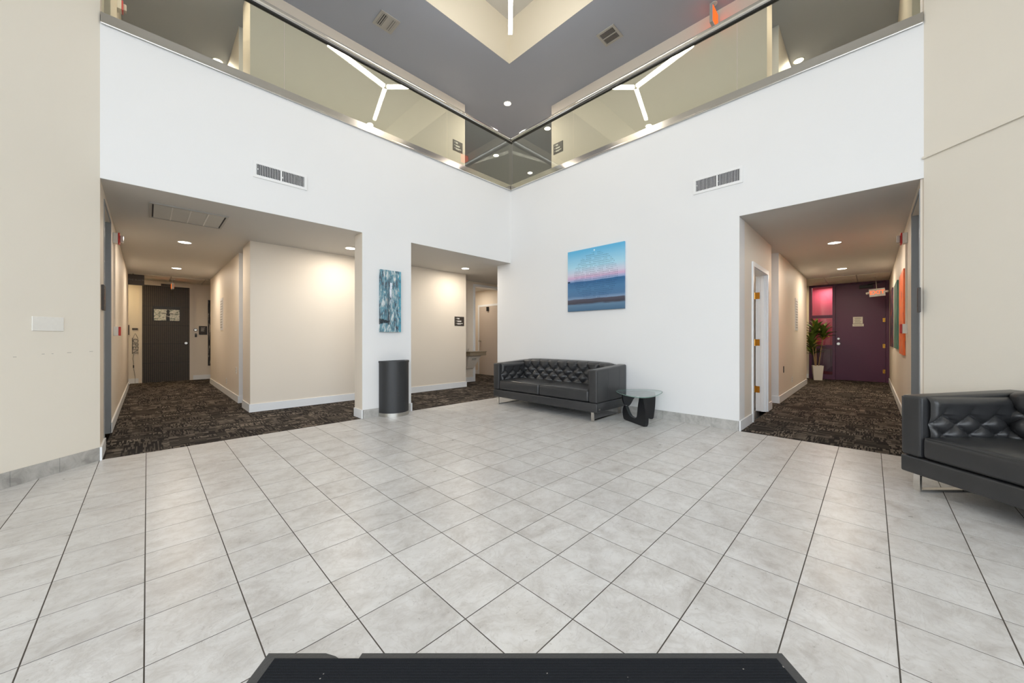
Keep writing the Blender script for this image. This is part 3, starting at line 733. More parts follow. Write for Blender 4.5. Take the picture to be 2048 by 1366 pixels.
balustrade('chrome railed glass balustrade above the left white wall', (0, V, 0), R0, AX0 + 0.004, U + 0.074, [1.19, 3.60], 0)
balustrade('chrome railed glass balustrade above the wall behind the sofa', (U, 0, 0), RU, -(V - 0.0235), -PR.y - 0.004, [-3.567, -1.16], 0)

# ================================================================== LIGHTS
def downlight(label, x, y, z, power, color, r=0.075, grp='recessed ceiling downlights'):
    o = thing('downlight', label, 'light', (x, y, z), 0, grp)
    MB().lathe([(r + 0.016, 0.0), (r + 0.016, -0.004), (r + 0.002, -0.008), (r, -0.003), (r, 0.0)], seg=28).build('trim_ring', 'plastic_white', o, 40)
    MB().lathe([(r, -0.004), (r * 0.6, -0.005), (0.0001, -0.0055)], seg=28).build('lens', 'lens_warm', o)
    arealight(o, (0, 0, -0.02), 2 * r, power, color)
    return o
zc = H1 - 0.002
downlight('near ceiling downlight in the left corridor', 0.41, 7.48, zc, HALL_W, WARM)
downlight('far ceiling downlight in the left corridor', 0.44, 10.37, zc, HALL_W * 1.5, WARM)
downlight('ceiling downlight beside the white pillar in the wide opening', 2.375, 6.05, zc, HALL_W, WARM2)
downlight('ceiling downlight above the directory plaque behind the second opening', 4.79, 6.08, zc, HALL_W, WARM2)
downlight('near ceiling downlight in the right corridor', 7.56, 0.40, zc, HALL_W, WARM)
downlight('far ceiling downlight in the right corridor', 10.49, 0.437, zc, HALL_W * 1.9, WARM)
downlight('unseen downlight added in the passage to brighten the left corridor end', -0.8, 12.45, zc - 0.01, 14.0, (1.0, 0.76, 0.40))  # added lamp, hidden by the corridor wall, warms the end wall
downlight('unseen downlight added in the passage to brighten the right corridor end', 12.4, 1.65, zc - 0.01, 16.0, (1.0, 0.76, 0.40))  # added lamp out of sight, lifts the purple door and end wall
downlight('downlight of the pink office', 13.8, 0.9, H1 - 0.002, 8, WARM2)
downlight('downlight of the back passage', 6.75, 8.4, zc, 9, WARM)
downlight('downlight of the side room with the brass hinged door', 6.2, 2.3, zc, 8, WARM)
downlight('bright upstairs downlight straight above the glass corner', 5.906, 5.931, HC, UPPER_W, WARM2)
downlight('upstairs downlight right of the glass corner', 7.34, 5.906, HC, UPPER_W, WARM2)
downlight('upstairs landing downlight left of the glass corner', 7.34, 7.855, HC, UPPER_W, WARM2)
downlight('farthest upstairs landing downlight behind the glass corner', 8.905, 7.897, HC, UPPER_W, WARM2)
downlight('upstairs downlight at the left corridor behind the glass', 0.98, 9.03, HC, 10, WARM)
downlight('upstairs downlight at the right corridor behind the glass', 9.03, 1.0, HC, 10, WARM)

downlight('downlight in the raised lobby ceiling near the left diagonal wall', -0.2, 4.62, HK, 16, WARM2)
downlight('downlight in the raised lobby ceiling near the right diagonal wall', 4.62, -0.2, HK, 16, WARM2)
downlight('unseen fill downlight added at the mouth of the left upper corridor', 0.4, 6.9, HC, 20, WARM)  # added fill lamp out of view, lightens the left upper ceiling
downlight('unseen fill downlight added at the mouth of the right upper corridor', 6.9, 0.4, HC, 20, WARM)  # matching added fill lamp for the right upper ceiling, out of view
# three-armed LED fixture hanging in the lobby well
fx = thing('led_star_light', 'three-armed linear LED light hanging in the lobby well', 'light', (3.363, 3.312, 6.113), YAW)
for a in (0, 2 * PI / 3, -2 * PI / 3):
    c, s_ = math.cos(a), math.sin(a); m4 = Matrix.Rotation(a, 4, 'Z')
    B(0.035, 1.22, -0.032, 0.032, 0.0, 0.045, M4=m4).build('led_bar', 'led', fx)
    B(0.035, 1.22, -0.010, 0.010, 0.045, 0.062, M4=m4).build('bar_housing', 'plastic_white', fx)
    MB().cyl(m4 @ Vector((1.0, 0, 0.062)), m4 @ Vector((1.0, 0, HK - 6.113)), 0.003, 6).build('suspension_cable', 'steel', fx)
MB().cyl((0, 0, 0.0), (0, 0, 0.062), 0.034, 12).build('hub', 'plastic_white', fx)

# ================================================================== GRILLES
def wall_vent(label, loc, rz, wd, hg):
    o = thing('wall_vent', label, 'vent', loc, rz, 'supply grilles high on the white walls')
    b = 0.032; m = MB(); m.box(-wd / 2, wd / 2, -0.012, 0, 0, b); m.box(-wd / 2, wd / 2, -0.012, 0, hg - b, hg); m.box(-wd / 2, -wd / 2 + b, -0.012, 0, b, hg - b); m.box(wd / 2 - b, wd / 2, -0.012, 0, b, hg - b)
    m.build('frame', 'vent_white', o)
    B(-wd / 2 + b, wd / 2 - b, -0.001, 0.0, b, hg - b).build('duct', 'vent_dark', o)
    n = 30; iw = wd - 2 * b
    me = B(-0.002, 0.002, -0.007, -0.001, b, hg - b).mesh('louvre', 'vent_white')
    for k in range(n):
        link('louvre', me, o, (-iw / 2 + iw * (k + 0.5) / n, 0, 0), 0)
    B(-0.006, 0.006, -0.0085, -0.001, b, hg - b).build('centre_bar', 'vent_white', o)
    MB().cyl((-iw / 2 + 0.012, -0.016, hg * 0.52), (-iw / 2 + 0.012, -0.006, hg * 0.52), 0.006, 8).build('lever', 'vent_white', o)
    MB().cyl((0.012, -0.02, hg * 0.35), (0.012, -0.006, hg * 0.45), 0.004, 8).build('lever', 'vent_white', o)
wall_vent('white slotted wall grille high on the left white wall', (1.15, V, 2.997), R0, 0.567, 0.19)
wall_vent('white slotted wall grille high on the wall over the side table', (U, 1.372, 3.015), RU, 0.56, 0.205)
def ceil_vent(label, x, y, sx, sy, style):
    o = thing('ceiling_vent', label, 'vent', (x, y, HC), 0, 'square vents in the upper ceiling')
    b = 0.04; m = MB(); m.box(-sx / 2, sx / 2, -sy / 2, -sy / 2 + b, -0.014, 0); m.box(-sx / 2, sx / 2, sy / 2 - b, sy / 2, -0.014, 0); m.box(-sx / 2, -sx / 2 + b, -sy / 2 + b, sy / 2 - b, -0.014, 0); m.box(sx / 2 - b, sx / 2, -sy / 2 + b, sy / 2 - b, -0.014, 0)
    m.build('frame', 'vent_grey', o)
    B(-sx / 2 + b, sx / 2 - b, -sy / 2 + b, sy / 2 - b, -0.002, 0).build('duct', 'vent_dark', o)
    iw = sx - 2 * b
    if style == 0:
        for k in range(8):
            X = -iw / 2 + iw * (k + 0.5) / 8; tl = 0.5 if k < 3 else -0.5
            wq = 0.020 if k in (3, 4) else 0.011
            MB().obox((X - wq, -sy / 2 + b, -0.012), (2 * wq, 0, 0.012 * tl), (0, sy - 2 * b, 0), (0, 0, 0.002)).build('blade', 'vent_grey', o)
    else:
        for k in range(14):
            Y = -(sy / 2 - b) + (sy - 2 * b) * (k + 0.5) / 14
            B(-iw / 2, iw / 2, Y - 0.002, Y + 0.0015, -0.009, -0.002).build('blade', 'vent_grey', o)
        B(-0.008, 0.008, -sy / 2 + b, sy / 2 - b, -0.014, -0.002).build('centre_bar', 'vent_grey', o)
ceil_vent('grey bladed vent in the upper ceiling left of the hanging LED light', 2.912, 5.872, 0.34, 0.345, 0)
ceil_vent('square two-field vent in the upper ceiling right of the hanging LED light', 5.876, 3.306, 0.35, 0.34, 1)
o = thing('return_grille', 'long white return air grille with four filter fields in the soffit', 'vent', (0.363, 5.875, H1 - 0.002), 0)
wd, dp = 0.69, 0.68
m = MB(); m.box(-wd / 2, wd / 2, -dp / 2, -dp / 2 + 0.03, -0.012, 0); m.box(-wd / 2, wd / 2, dp / 2 - 0.03, dp / 2, -0.012, 0); m.box(-wd / 2, -wd / 2 + 0.02, -dp / 2 + 0.03, dp / 2 - 0.03, -0.012, 0); m.box(wd / 2 - 0.02, wd / 2, -dp / 2 + 0.03, dp / 2 - 0.03, -0.012, 0); m.build('frame', 'vent_grey', o)
B(-wd / 2 + 0.02, wd / 2 - 0.02, -dp / 2 + 0.03, dp / 2 - 0.03, -0.002, 0).build('backing', 'vent_dark', o)
for k in range(4):
    a = -wd / 2 + 0.028 + (wd - 0.056) * k / 4; b = -wd / 2 + 0.028 + (wd - 0.056) * (k + 1) / 4
    B(a + 0.006, b - 0.006, -dp / 2 + 0.034, dp / 2 - 0.034, -0.007, -0.002).build('filter_field', 'filter', o)
    if k: B(a - 0.006, a + 0.006, -dp / 2 + 0.03, dp / 2 - 0.03, -0.010, -0.002).build('bar', 'plastic_white', o)

# ================================================================== WALL PIECES
def picture(name, label, loc, rz, wd, hg, mat, th=0.03, cat='painting', side='paper'):
    o = thing(name, label, cat, loc, rz)
    m = B(0, 1, 0, 1, 0, 1); b_ = m.build('canvas', [mat], o); b_.scale = (wd, th, hg); b_.location = (-wd / 2, -th - 0.002, 0)
    return o
picture('abstract_canvas', 'tall narrow abstract canvas in teal, white and black on the pillar', (2.547, V, 1.222), R0, 0.324, 0.905, 'abstract', 0.045)
picture('seascape_canvas', 'square dotted seascape canvas with pink dusk sky above the sofa', (U, 3.126, 1.578), RU, 1.03, 1.01, 'seascape', 0.03)
picture('orange_panel', 'bright orange print on the right corridor wall', (7.66, BY0, 0.90), RYP, 1.02, 1.16, 'orange_art', 0.02, 'picture')
picture('green_panel', 'sea green print on the right corridor wall', (9.4, BY0, 0.95), RYP, 1.1, 1.15, 'green_art', 0.02, 'picture')
picture('plum_panel', 'dark plum print nearest the purple door', (11.4, BY0, 0.95), RYP, 1.2, 1.22, 'plum_art', 0.02, 'picture')
picture('monochrome_panel', 'tall black and white print at the end of the left corridor', (1.36, AE, 0.37), R0, 0.33, 1.82, 'mono_art', 0.02, 'picture')

def plaque(label, loc, rz, wd, hg, lines, mat='dark_sign', frame=False):
    o = thing('directory_plaque', label, 'sign', loc, rz)
    B(-wd / 2, wd / 2, -0.008, 0, 0, hg, bev=0.002).build('plate', mat, o)
    if frame:
        m = MB(); f = 0.014; m.box(-wd / 2 - f, wd / 2 + f, -0.014, 0, -f, 0); m.box(-wd / 2 - f, wd / 2 + f, -0.014, 0, hg, hg + f); m.box(-wd / 2 - f, -wd / 2, -0.014, 0, 0, hg); m.box(wd / 2, wd / 2 + f, -0.014, 0, 0, hg); m.build('frame', 'black_plastic', o)
    for (x, z, l, h_) in lines: B(x * wd - wd / 2, (x + l) * wd - wd / 2, -0.0088, -0.008, (z - h_ / 2) * hg, (z + h_ / 2) * hg).build('print_line', 'print_white', o)
PL3 = [(0.13, 0.80, 0.05, 0.06), (0.24, 0.82, 0.26, 0.07), (0.28, 0.74, 0.22, 0.05), (0.13, 0.52, 0.05, 0.06), (0.24, 0.53, 0.46, 0.07), (0.28, 0.46, 0.40, 0.05), (0.13, 0.25, 0.05, 0.06), (0.24, 0.26, 0.60, 0.07), (0.28, 0.18, 0.36, 0.05)]
plaque('brown directory plaque on the beige wall beside the drinking fountain niche', (5.075, WY, 1.414), R0, 0.27, 0.209, PL3)
plaque('upstairs directory plaque left of the glass corner', (5.03, WY, 5.39), R0, 0.27, 0.24, PL3)
plaque('upstairs directory plaque right of the glass corner', (WX, 5.075, 5.39), RU, 0.27, 0.24, PL3)
plaque('framed directory plaque right of the slatted door', (1.09, AE, 1.245), R0, 0.145, 0.205, [(0.2, 0.85, 0.6, 0.05), (0.2, 0.7, 0.5, 0.03), (0.2, 0.6, 0.55, 0.03), (0.2, 0.5, 0.4, 0.03), (0.2, 0.4, 0.5, 0.03)], 'dark_sign', True)
plaque('framed directory plaque left of the slatted door', (-0.41, AE, 1.225), R0, 0.16, 0.22, [(0.3, 0.8, 0.5, 0.05), (0.3, 0.6, 0.5, 0.03), (0.3, 0.45, 0.5, 0.03)], 'dark_sign', True)
o = thing('room_sign', 'dark room sign beside the recessed grey door of the left corridor', 'sign', (AX0, 5.24, 1.40), RXP); B(-0.09, 0.09, -0.02, 0, 0, 0.24, bev=0.004).build('plate', 'dark_sign', o); B(-0.07, 0.07, -0.0215, -0.02, 0.06, 0.2).build('insert', 'plaque_art', o)
o = thing('room_sign', 'dark and red room sign at the mouth of the right corridor', 'sign', (5.112, BY0 + 0.0, 1.37), RYP); B(-0.02, 0.045, -0.02, 0, 0, 0.23, bev=0.004).build('plate', 'dark_sign', o); B(-0.015, 0.04, -0.0215, -0.02, 0.05, 0.2).build('insert', 'plaque_art', o)

# blank cover plate on the left wall
q = XZ(XL, 2.973, 1.188); o = thing('cover_plate', 'wide blank white cover plate on the left diagonal wall', 'wall plate', q, YAW)
B(-0.103, 0.103, -0.007, 0, 0, 0.116, bev=0.003).build('plate', 'plastic_white', o)
for k in range(4):
    for z in (0.014, 0.102): MB().cyl((-0.069 + 0.046 * k, -0.0078, z), (-0.069 + 0.046 * k, -0.006, z), 0.0028, 8).build('screw', 'plastic_white', o)
# scuffs on that wall
for k, (dz, z, l) in enumerate(((-0.20, 0.985, 0.02), (-0.03, 1.0, 0.018), (0.03, 1.0, 0.012), (0.145, 1.005, 0.03), (0.31, 1.008, 0.028))):
    o = thing('scuff_mark', ('first', 'second', 'third', 'fourth', 'fifth')[k] + ' faint grey scuff from the left below the cover plate', 'mark', XZ(XL, 2.973 + dz, z), YAW, 'scuffs on the left diagonal wall'); B(-l / 2, l / 2, -0.0006, 0, -0.0012, 0.0012).build('smear', 'print_grey', o)
# raceway on the right wall
o = thing('cable_raceway', 'thin beige cable raceway running along the right diagonal wall', 'raceway', XZ(XR, ZR, 2.787), YAW + PI)
B(0.0, 3.4, -0.018, -0.002, 0, 0.022, bev=0.003).build('channel', 'beige_lobby', o)

# fire strobes, call points and their conduits
def alarm(label, loc, rz):
    o = thing('fire_strobe', label, 'alarm', loc, rz, 'fire strobes of the corridors')
    B(-0.06, 0.06, -0.045, 0, -0.065, 0.065, bev=0.004).build('back_box', 'plastic_white', o)
    B(-0.062, 0.062, -0.062, -0.045, -0.07, 0.07, bev=0.004).build('face_plate', 'red_plastic', o)
    B(-0.035, 0.035, -0.095, -0.062, -0.045, 0.045, bev=0.008).build('lens', 'clear_lens', o)
def callpoint(label, loc, rz):
    o = thing('call_point', label, 'alarm', loc, rz, 'fire call points of the corridors')
    B(-0.055, 0.055, -0.045, 0, -0.06, 0.06, bev=0.004).build('back_box', 'plastic_white', o); B(-0.05, 0.05, -0.065, -0.045, -0.058, 0.058, bev=0.004).build('front', 'red_plastic', o)
def raceway(label, loc, rz, z0, z1):
    o = thing('conduit', label, 'conduit', loc, rz, 'vertical conduits under the strobes'); B(-0.012, 0.012, -0.018, 0, z0, z1, bev=0.002).build('channel', 'beige', o)
alarm('red and white fire strobe on the left corridor wall', (AX0, 6.85, 2.41), RXP); callpoint('red and white fire call point on the left corridor wall', (AX0, 6.95, 1.22), RXP)
raceway('vertical conduit between strobe and call point, left corridor', (AX0, 6.93, 0), RXP, 1.28, 2.345)
alarm('red and white fire strobe on the right corridor wall', (6.85, BY0, 2.40), RYP); callpoint('fire call point on the right corridor wall', (6.85, BY0, 1.25), RYP)
raceway('vertical conduit between strobe and call point, right corridor', (6.85, BY0, 0), RYP, 1.31, 2.335)
alarm('fire strobe on the upstairs corridor wall at the left edge', (AX0, 7.75, 5.98), RXP)

# exit signs
def exit_sign(label, loc, rz, mat, txtsize, wd=0.30, hg=0.19, stem=0.1, heads=False, face=True):
    o = thing('exit_sign', label, 'exit sign', loc, rz, 'exit signs')
    B(-wd / 2, wd / 2, -0.022, 0.022, 0, hg, bev=0.005).build('housing', 'plastic_white' if face else 'vent_grey', o)
    if stem: MB().cyl((0, 0, hg), (0, 0, hg + stem), 0.006, 8).build('stem', 'steel', o); MB().cyl((0, 0, hg + stem - 0.008), (0, 0, hg + stem), 0.05, 20).build('canopy', 'plastic_white', o)
    if face:
        me = text_mesh('EXIT', txtsize, mat, 0.001); link('lettering', me, o, (0, -0.0235, hg / 2))
        l2 = link('lettering', me, o, (0, 0.0235, hg / 2), PI)
    else:
        for sg in (-1, 1): B(-wd / 2 + 0.02, wd / 2 - 0.02, sg * 0.0235 - 0.001, sg * 0.0235 + 0.001, 0.025, hg - 0.025).build('lit_face', mat, o)
    if heads:
        for sg in (-1, 1): MB().cyl((sg * (wd / 2), 0, hg * 0.55), (sg * (wd / 2 + 0.045), -0.02, hg * 0.5), 0.026, 12).build('lamp_head', 'plastic_white', o, 40)
    return o
e_ = exit_sign('lit EXIT sign with twin lamp heads hanging in the right corridor', (12.3, -0.107, 2.125), RU, 'exit_red', 0.125, 0.27, 0.185, H1 - 2.31 - 0.012, True)
e_.rotation_euler = (0, math.radians(-4), RU)
exit_sign('thin lit exit sign seen edge-on in front of the slatted door', (0.448, 12.3, 2.345), RXP, 'exit_orange', 0.16, 0.30, 0.16, H1 - 2.505 - 0.012, False, False)
e_ = exit_sign('red lit exit sign at the upstairs ceiling of the right balcony', (6.52, 1.80, 6.17), R0, 'exit_red', 0.19, 0.31, 0.30, HC - 6.47, False, False)

# small fittings
def slot_panel(label, loc, rz):
    o = thing('slotted_panel', label, 'wall panel', loc, rz, 'slotted panels in the corridors')
    m = MB(); m.box(-0.17, 0.17, -0.012, 0, 0, 0.68); m.build('frame', 'vent_white', o)
    for k in range(11): B(-0.14, 0.14, -0.0135, -0.012, 0.05 + k * 0.055, 0.075 + k * 0.055).build('slot', 'vent_grey', o)
slot_panel('white slotted panel on the left corridor wall', (AX1, 9.76, 1.30), RU)
slot_panel('white slotted panel on the right corridor wall', (9.82, BY1, 1.295), R0)
def outlet(label, loc, rz, mat='plastic_white'):
    o = thing('wall_outlet', label, 'outlet', loc, rz); B(-0.037, 0.037, -0.006, 0, 0, 0.118, bev=0.002).build('plate', mat, o)
    for z in (0.035, 0.083): B(-0.016, 0.016, -0.0075, -0.006, z - 0.014, z + 0.014).build('socket', 'vent_grey' if mat != 'black_plastic' else 'black_rubber', o)
outlet('white outlet low on the left corridor wall', (AX1, 9.14, 0.21), RU); outlet('small white switch plate on the left corridor wall', (AX1, 8.0, 0.50), RU)
outlet('black outlet low on the right corridor wall', (8.25, BY1, 0.50), R0, 'black_plastic'); outlet('white outlet low on the right corridor wall', (9.26, BY1, 0.235), R0)
o = thing('door_bell', 'round silver bell plate right of the slatted door', 'bell', (0.935, AE, 1.355), R0); MB().cyl((0, 0, 0), (0, -0.012, 0), 0.042, 24).build('ring', 'black_plastic', o, 40); MB().cyl((0, -0.012, 0), (0, -0.016, 0), 0.030, 24).build('disc', 'steel', o, 40)
o = thing('card_reader', 'small black card reader below the bell plate', 'card reader', (0.94, AE, 1.16), R0); B(-0.022, 0.022, -0.02, 0, 0, 0.10, bev=0.004).build('body', 'black_plastic', o); B(-0.012, 0.012, -0.021, -0.02, 0.06, 0.08).build('window', 'print_grey', o)
o = thing('label_holder', 'small dark label holder above the hanging open sign', 'sign', (-0.217, AE, 1.34), R0); B(-0.05, 0.05, -0.015, 0, 0, 0.042, bev=0.002).build('body', 'dark_sign', o)
# unlit OPEN neon, hung on end with its cord
o = thing('open_sign', 'unlit OPEN neon sign hung vertically by a cord left of the slatted door', 'neon sign', (-0.21, AE - 0.012, 0.72), R0)
MB().tube([(-0.045, 0, 0.40), (-0.02, 0, 0.48), (0.0, 0, 0.535), (0.02, 0, 0.48), (0.045, 0, 0.40)], 0.003, 5).build('hanger', 'cord', o)
lm = text_mesh('OPEN', 0.145, 'print_grey', 0.004); lm.transform(Matrix.Rotation(PI / 2, 4, 'Y')); link('neon_letters', lm, o, (0.0, 0, 0.215))
B(-0.055, -0.045, -0.004, 0.004, 0.02, 0.41).build('bracket', 'cord', o)
MB().tube([(-0.03, 0, 0.02), (-0.045, 0, -0.1), (-0.03, 0, -0.22), (-0.04, 0, -0.30), (-0.02, 0, -0.42), (-0.005, 0, -0.55), (-0.005, 0, -0.712)], 0.0035, 5).build('cord', 'cord', o)
B(-0.042, -0.022, -0.008, 0.006, -0.33, -0.26, bev=0.003).build('cord_switch', 'cord', o)

# drinking fountain in the niche
o = thing('drinking_fountain', 'steel wall-hung drinking fountain in the niche', 'fountain', (5.86, 7.34, 0), R0)
m = MB(); m.prism([(-0.26, -0.42, 0.70), (0.26, -0.42, 0.70), (0.26, 0, 0.66), (-0.26, 0, 0.66)], (0, 0, 0.09)); m.build('basin', 'fountain', o)
B(-0.28, 0.28, -0.44, 0, 0.785, 0.80, bev=0.004).build('rim', 'steel', o)
m = MB(); m.add([(-0.2, -0.30, 0.68), (0.2, -0.30, 0.68), (0.2, 0, 0.68), (-0.2, 0, 0.68), (-0.12, -0.10, 0.36), (0.12, -0.10, 0.36), (0.12, 0, 0.34), (-0.12, 0, 0.34)], [(0, 1, 2, 3), (7, 6, 5, 4), (0, 4, 5, 1), (1, 5, 6, 2), (2, 6, 7, 3), (3, 7, 4, 0)]); m.build('shroud', 'beige', o)
for k in range(3): B(-0.07, 0.07, -0.262 + 0.028 * k, -0.256 + 0.028 * k, 0.60 - 0.03 * k, 0.612 - 0.03 * k).build('slot', 'vent_dark', o)
MB().tube([(-0.08, -0.12, 0.80), (-0.08, -0.12, 0.84), (-0.06, -0.13, 0.86)], 0.010, 8).build('spout', 'steel', o)

# ================================================================== SOFAS
def sofa(label, loc, rz):
    o = thing('leather_sofa', label, 'sofa', loc, rz, 'matching black tufted leather sofas')
    L2, D = 1.02, 0.84; at = 0.135; z0, z1 = 0.125, 0.25
    m = MB(); m.box(-L2, L2, 0.0, D, z0, z1, bev=0.014, seg=3); m.build('plinth', 'leather', o, 40)
    for x in (-0.005,): B(x - 0.002, x + 0.002, -0.0012, 0.004, z0 + 0.008, z1 - 0.008).build('seam', 'black_rubber', o)
    # arms: outer slab with welted edge
    def tuft(p, q): return abs(math.sin(PI * p) * math.sin(PI * q)) ** 0.42
    def tufted(X0, X1, Z0, Z1, ax, az, zref, thick, nx, nz, fn, name, phase=0.0):
        m = MB(); vs = []; fs = []
        for j in range(nz + 1):
            for i in range(nx + 1):
                a = X0 + (X1 - X0) * i / nx; z = Z0 + (Z1 - Z0) * j / nz
                p = (a / ax + phase) + (z - zref) / (2 * az); q = (a / ax + phase) - (z - zref) / (2 * az)
                h_ = tuft(p, q)
                top = zref + 2.0 * az                          # top row of buttons
                if z > top:
                    k = min(1, (z - top) / 0.075); pl_ = abs(math.sin(PI * (a / ax + phase))) ** 0.4
                    h_ = (1 - k) * pl_ + k * 1.0 if z > top else h_
                e = min(1.0, min(i, nx - i) / (nx * 0.035)) ** 0.5
                r = 0.0
                if z > Z1 - 0.05: r = 0.05 - math.sqrt(max(0.0, 0.05 ** 2 - (z - Z1 + 0.05) ** 2))
                vs.append(fn(a, z, thick * h_ * (0.35 + 0.65 * e), r))
        for j in range(nz):
            for i in range(nx): k = j * (nx + 1) + i; fs.append((k, k + 1, k + nx + 2, k + nx + 1))
        # closing top and back
        b = len(vs)
        for j in range(nz + 1):
            for i in (0, nx):
                v = vs[j * (nx + 1) + i]
        m.add(vs, fs); return m.build(name, 'leather', o, 80)
    for sg in (-1, 1):
        xi, xo = (L2 - at) * sg, L2 * sg; xa, xb = min(xi, xo), max(xi, xo)
        arm = MB(); arm.box(xa, xb, 0.004, D - 0.004, z1 + 0.002, 0.70, bev=0.022, seg=4); arm.v = [(x, y, z + (0.04 * y / D if z > 0.5 else 0)) for x, y, z in arm.v]; ao = arm.build('arm', 'leather', o, 45)
        # welts on the outside of the arm
        for y in (0.30, 0.62): B(xo - 0.0015 if sg > 0 else xo - 0.001, xo + 0.001 if sg > 0 else xo + 0.0015, y - 0.002, y + 0.002, z1 + 0.02, 0.69).build('seam', 'black_rubber', ao)
        MB().tube([(xa + 0.006, 0.014, z1 + 0.02), (xa + 0.006, 0.012, 0.688), (xb - 0.006, 0.012, 0.688), (xb - 0.006, 0.014, z1 + 0.02)], 0.004, 6).build('piping', 'leather', ao, 60)
        fx_ = (lambda a, z, h_, r, sg=sg: (sg * (L2 - at - 0.005 - h_ + r), a, z))
        tufted(0.05, 0.66, 0.36, 0.70, 0.19, 0.074, 0.43, 0.050, 84, 48, fx_, 'arm_tufting', 0.25)
    # back
    bk = MB(); bk.box(-L2 + at, L2 - at, D - 0.14, D - 0.004, z1 + 0.002, 0.735, bev=0.03, seg=4); bk.build('backrest', 'leather', o, 45)
    # tufted back cushion: front face leaning, rolling over the top
    m = MB(); vs = []; fs = []; nx, nt = 180, 56; xw = L2 - at - 0.008; ax, az = 2 * xw / 9, 0.078
    for j in range(nt + 1):
        t = j / nt
        for i in range(nx + 1):
            a = -xw + 2 * xw * i / nx
            ed = min(1.0, min(i, nx - i) / 9.0) ** 0.5
            dome = 0.022 * (1 - (a / xw) ** 4)
            T1 = 0.80
            if t < T1:
                z = 0.36 + (0.705 - 0.36) * t / T1; y = 0.605 + 0.045 * (t / T1); ny, nz_ = -1.0, 0.0
            else:
                k = (t - T1) / (1 - T1) * PI * 0.95; R_ = 0.045
                z = 0.705 + R_ * 0.55 * math.sin(k); y = 0.65 + R_ * 1.3 * (1 - math.cos(k)); ny, nz_ = -math.cos(k), math.sin(k)
            s_ = (z - 0.42) / (2 * az)
            ztop = 0.42 + 3 * az                       # uppermost button row, half a cell out of step
            if z <= ztop and t < T1:
                h_ = tuft(a / ax + s_, a / ax - s_)
            else:
                kk = min(1.0, max(0.0, (z - ztop) / 0.09 + (0.4 if t > T1 + 0.06 else 0)))
                h_ = (1 - kk) * abs(math.sin(PI * (a / ax + 0.5))) ** 0.42 + kk
            h_ = 0.066 * h_ * (0.3 + 0.7 * ed)
            vs.append((a, y + ny * h_, z + nz_ * h_ * 0.35 + dome * t))
    for j in range(nt):
        for i in range(nx): k = j * (nx + 1) + i; fs.append((k, k + 1, k + nx + 2, k + nx + 1))
    m.add(vs, fs); m.build('back_tufting', 'leather', o, 80)
    # two seat cushions, crowned
    for sg in (-1, 1):
        xa, xb = (-(L2 - at - 0.004), -0.004) if sg < 0 else (0.004, L2 - at - 0.004)
        bm = bmesh.new(); bmesh.ops.create_cube(bm, size=1.0)
        for v in bm.verts: v.co = ((xa + xb) / 2 + v.co.x * (xb - xa), 0.325 + v.co.y * 0.64, 0.333 + v.co.z * 0.155)
        bmesh.ops.bevel(bm, geom=list(bm.edges) + list(bm.verts), offset=0.035, segments=4, profile=0.6, affect='EDGES')
        bmesh.ops.subdivide_edges(bm, edges=[e for e in bm.edges if e.calc_length() > 0.2], cuts=14, use_grid_fill=True)
        for v in bm.verts:
            u_ = (v.co.x - (xa + xb) / 2) / ((xb - xa) / 2); w_ = (v.co.y - 0.325) / 0.32
            c_ = (1 - u_ ** 2) * (1 - w_ ** 2)
            if v.co.z > 0.37: v.co.z += 0.030 * max(0, c_) ** 0.6 + 0.0035 * math.sin(v.co.x * 31 + v.co.y * 9) * max(0, c_)
            if v.co.y < 0.05: v.co.y -= 0.012 * (1 - u_ ** 2) * max(0.0, 1 - abs(v.co.z - 0.33) / 0.08)
        me = bpy.data.meshes.new('seat_cushion'); bm.to_mesh(me); bm.free(); me.materials.append(M['leather'])
        me.polygons.foreach_set('use_smooth', [True] * len(me.polygons))
        cu = link('seat_cushion', me, o)
        MB().tube([(xa + 0.02, 0.006, 0.408), ((xa + xb) / 2, -0.004, 0.412), (xb - 0.02, 0.006, 0.408)], 0.003, 6).build('piping', 'leather', cu, 60)
    # sled legs: flat chrome bar frames
    for sg in (-1, 1):
        x = 0.935 * sg; m = MB()
        m.box(x - 0.022, x + 0.022, 0.03, 0.045, 0.0, z0); m.box(x - 0.022, x + 0.022, D - 0.06, D - 0.045, 0.0, z0); m.box(x - 0.022, x + 0.022, 0.045, D - 0.06, 0.0, 0.013); m.box(x - 0.022, x + 0.022, 0.045, D - 0.06, z0 - 0.012, z0 - 0.001)
        m.build('sled_leg', 'chrome', o)
    MB().cyl((0, 0.42, 0), (0, 0.42, z0), 0.014, 10).build('centre_foot', 'black_plastic', o)
    B(L2 - 0.0005, L2 + 0.0015, 0.05, 0.09, z0 + 0.03, z0 + 0.05).build('maker_tag', 'steel', o)
    return o
s1 = sofa('black tufted leather sofa against the white wall under the seascape', (4.252, 3.602, 0), RU)
s2 = copy_tree(s1); p = XZ(3.005, 2.77 - 1.02)
s2.location = (p.x, p.y, 0); s2.rotation_euler = (0, 0, YAW + PI)
s2['label'] = 'black tufted leather sofa cut off by the right picture edge'

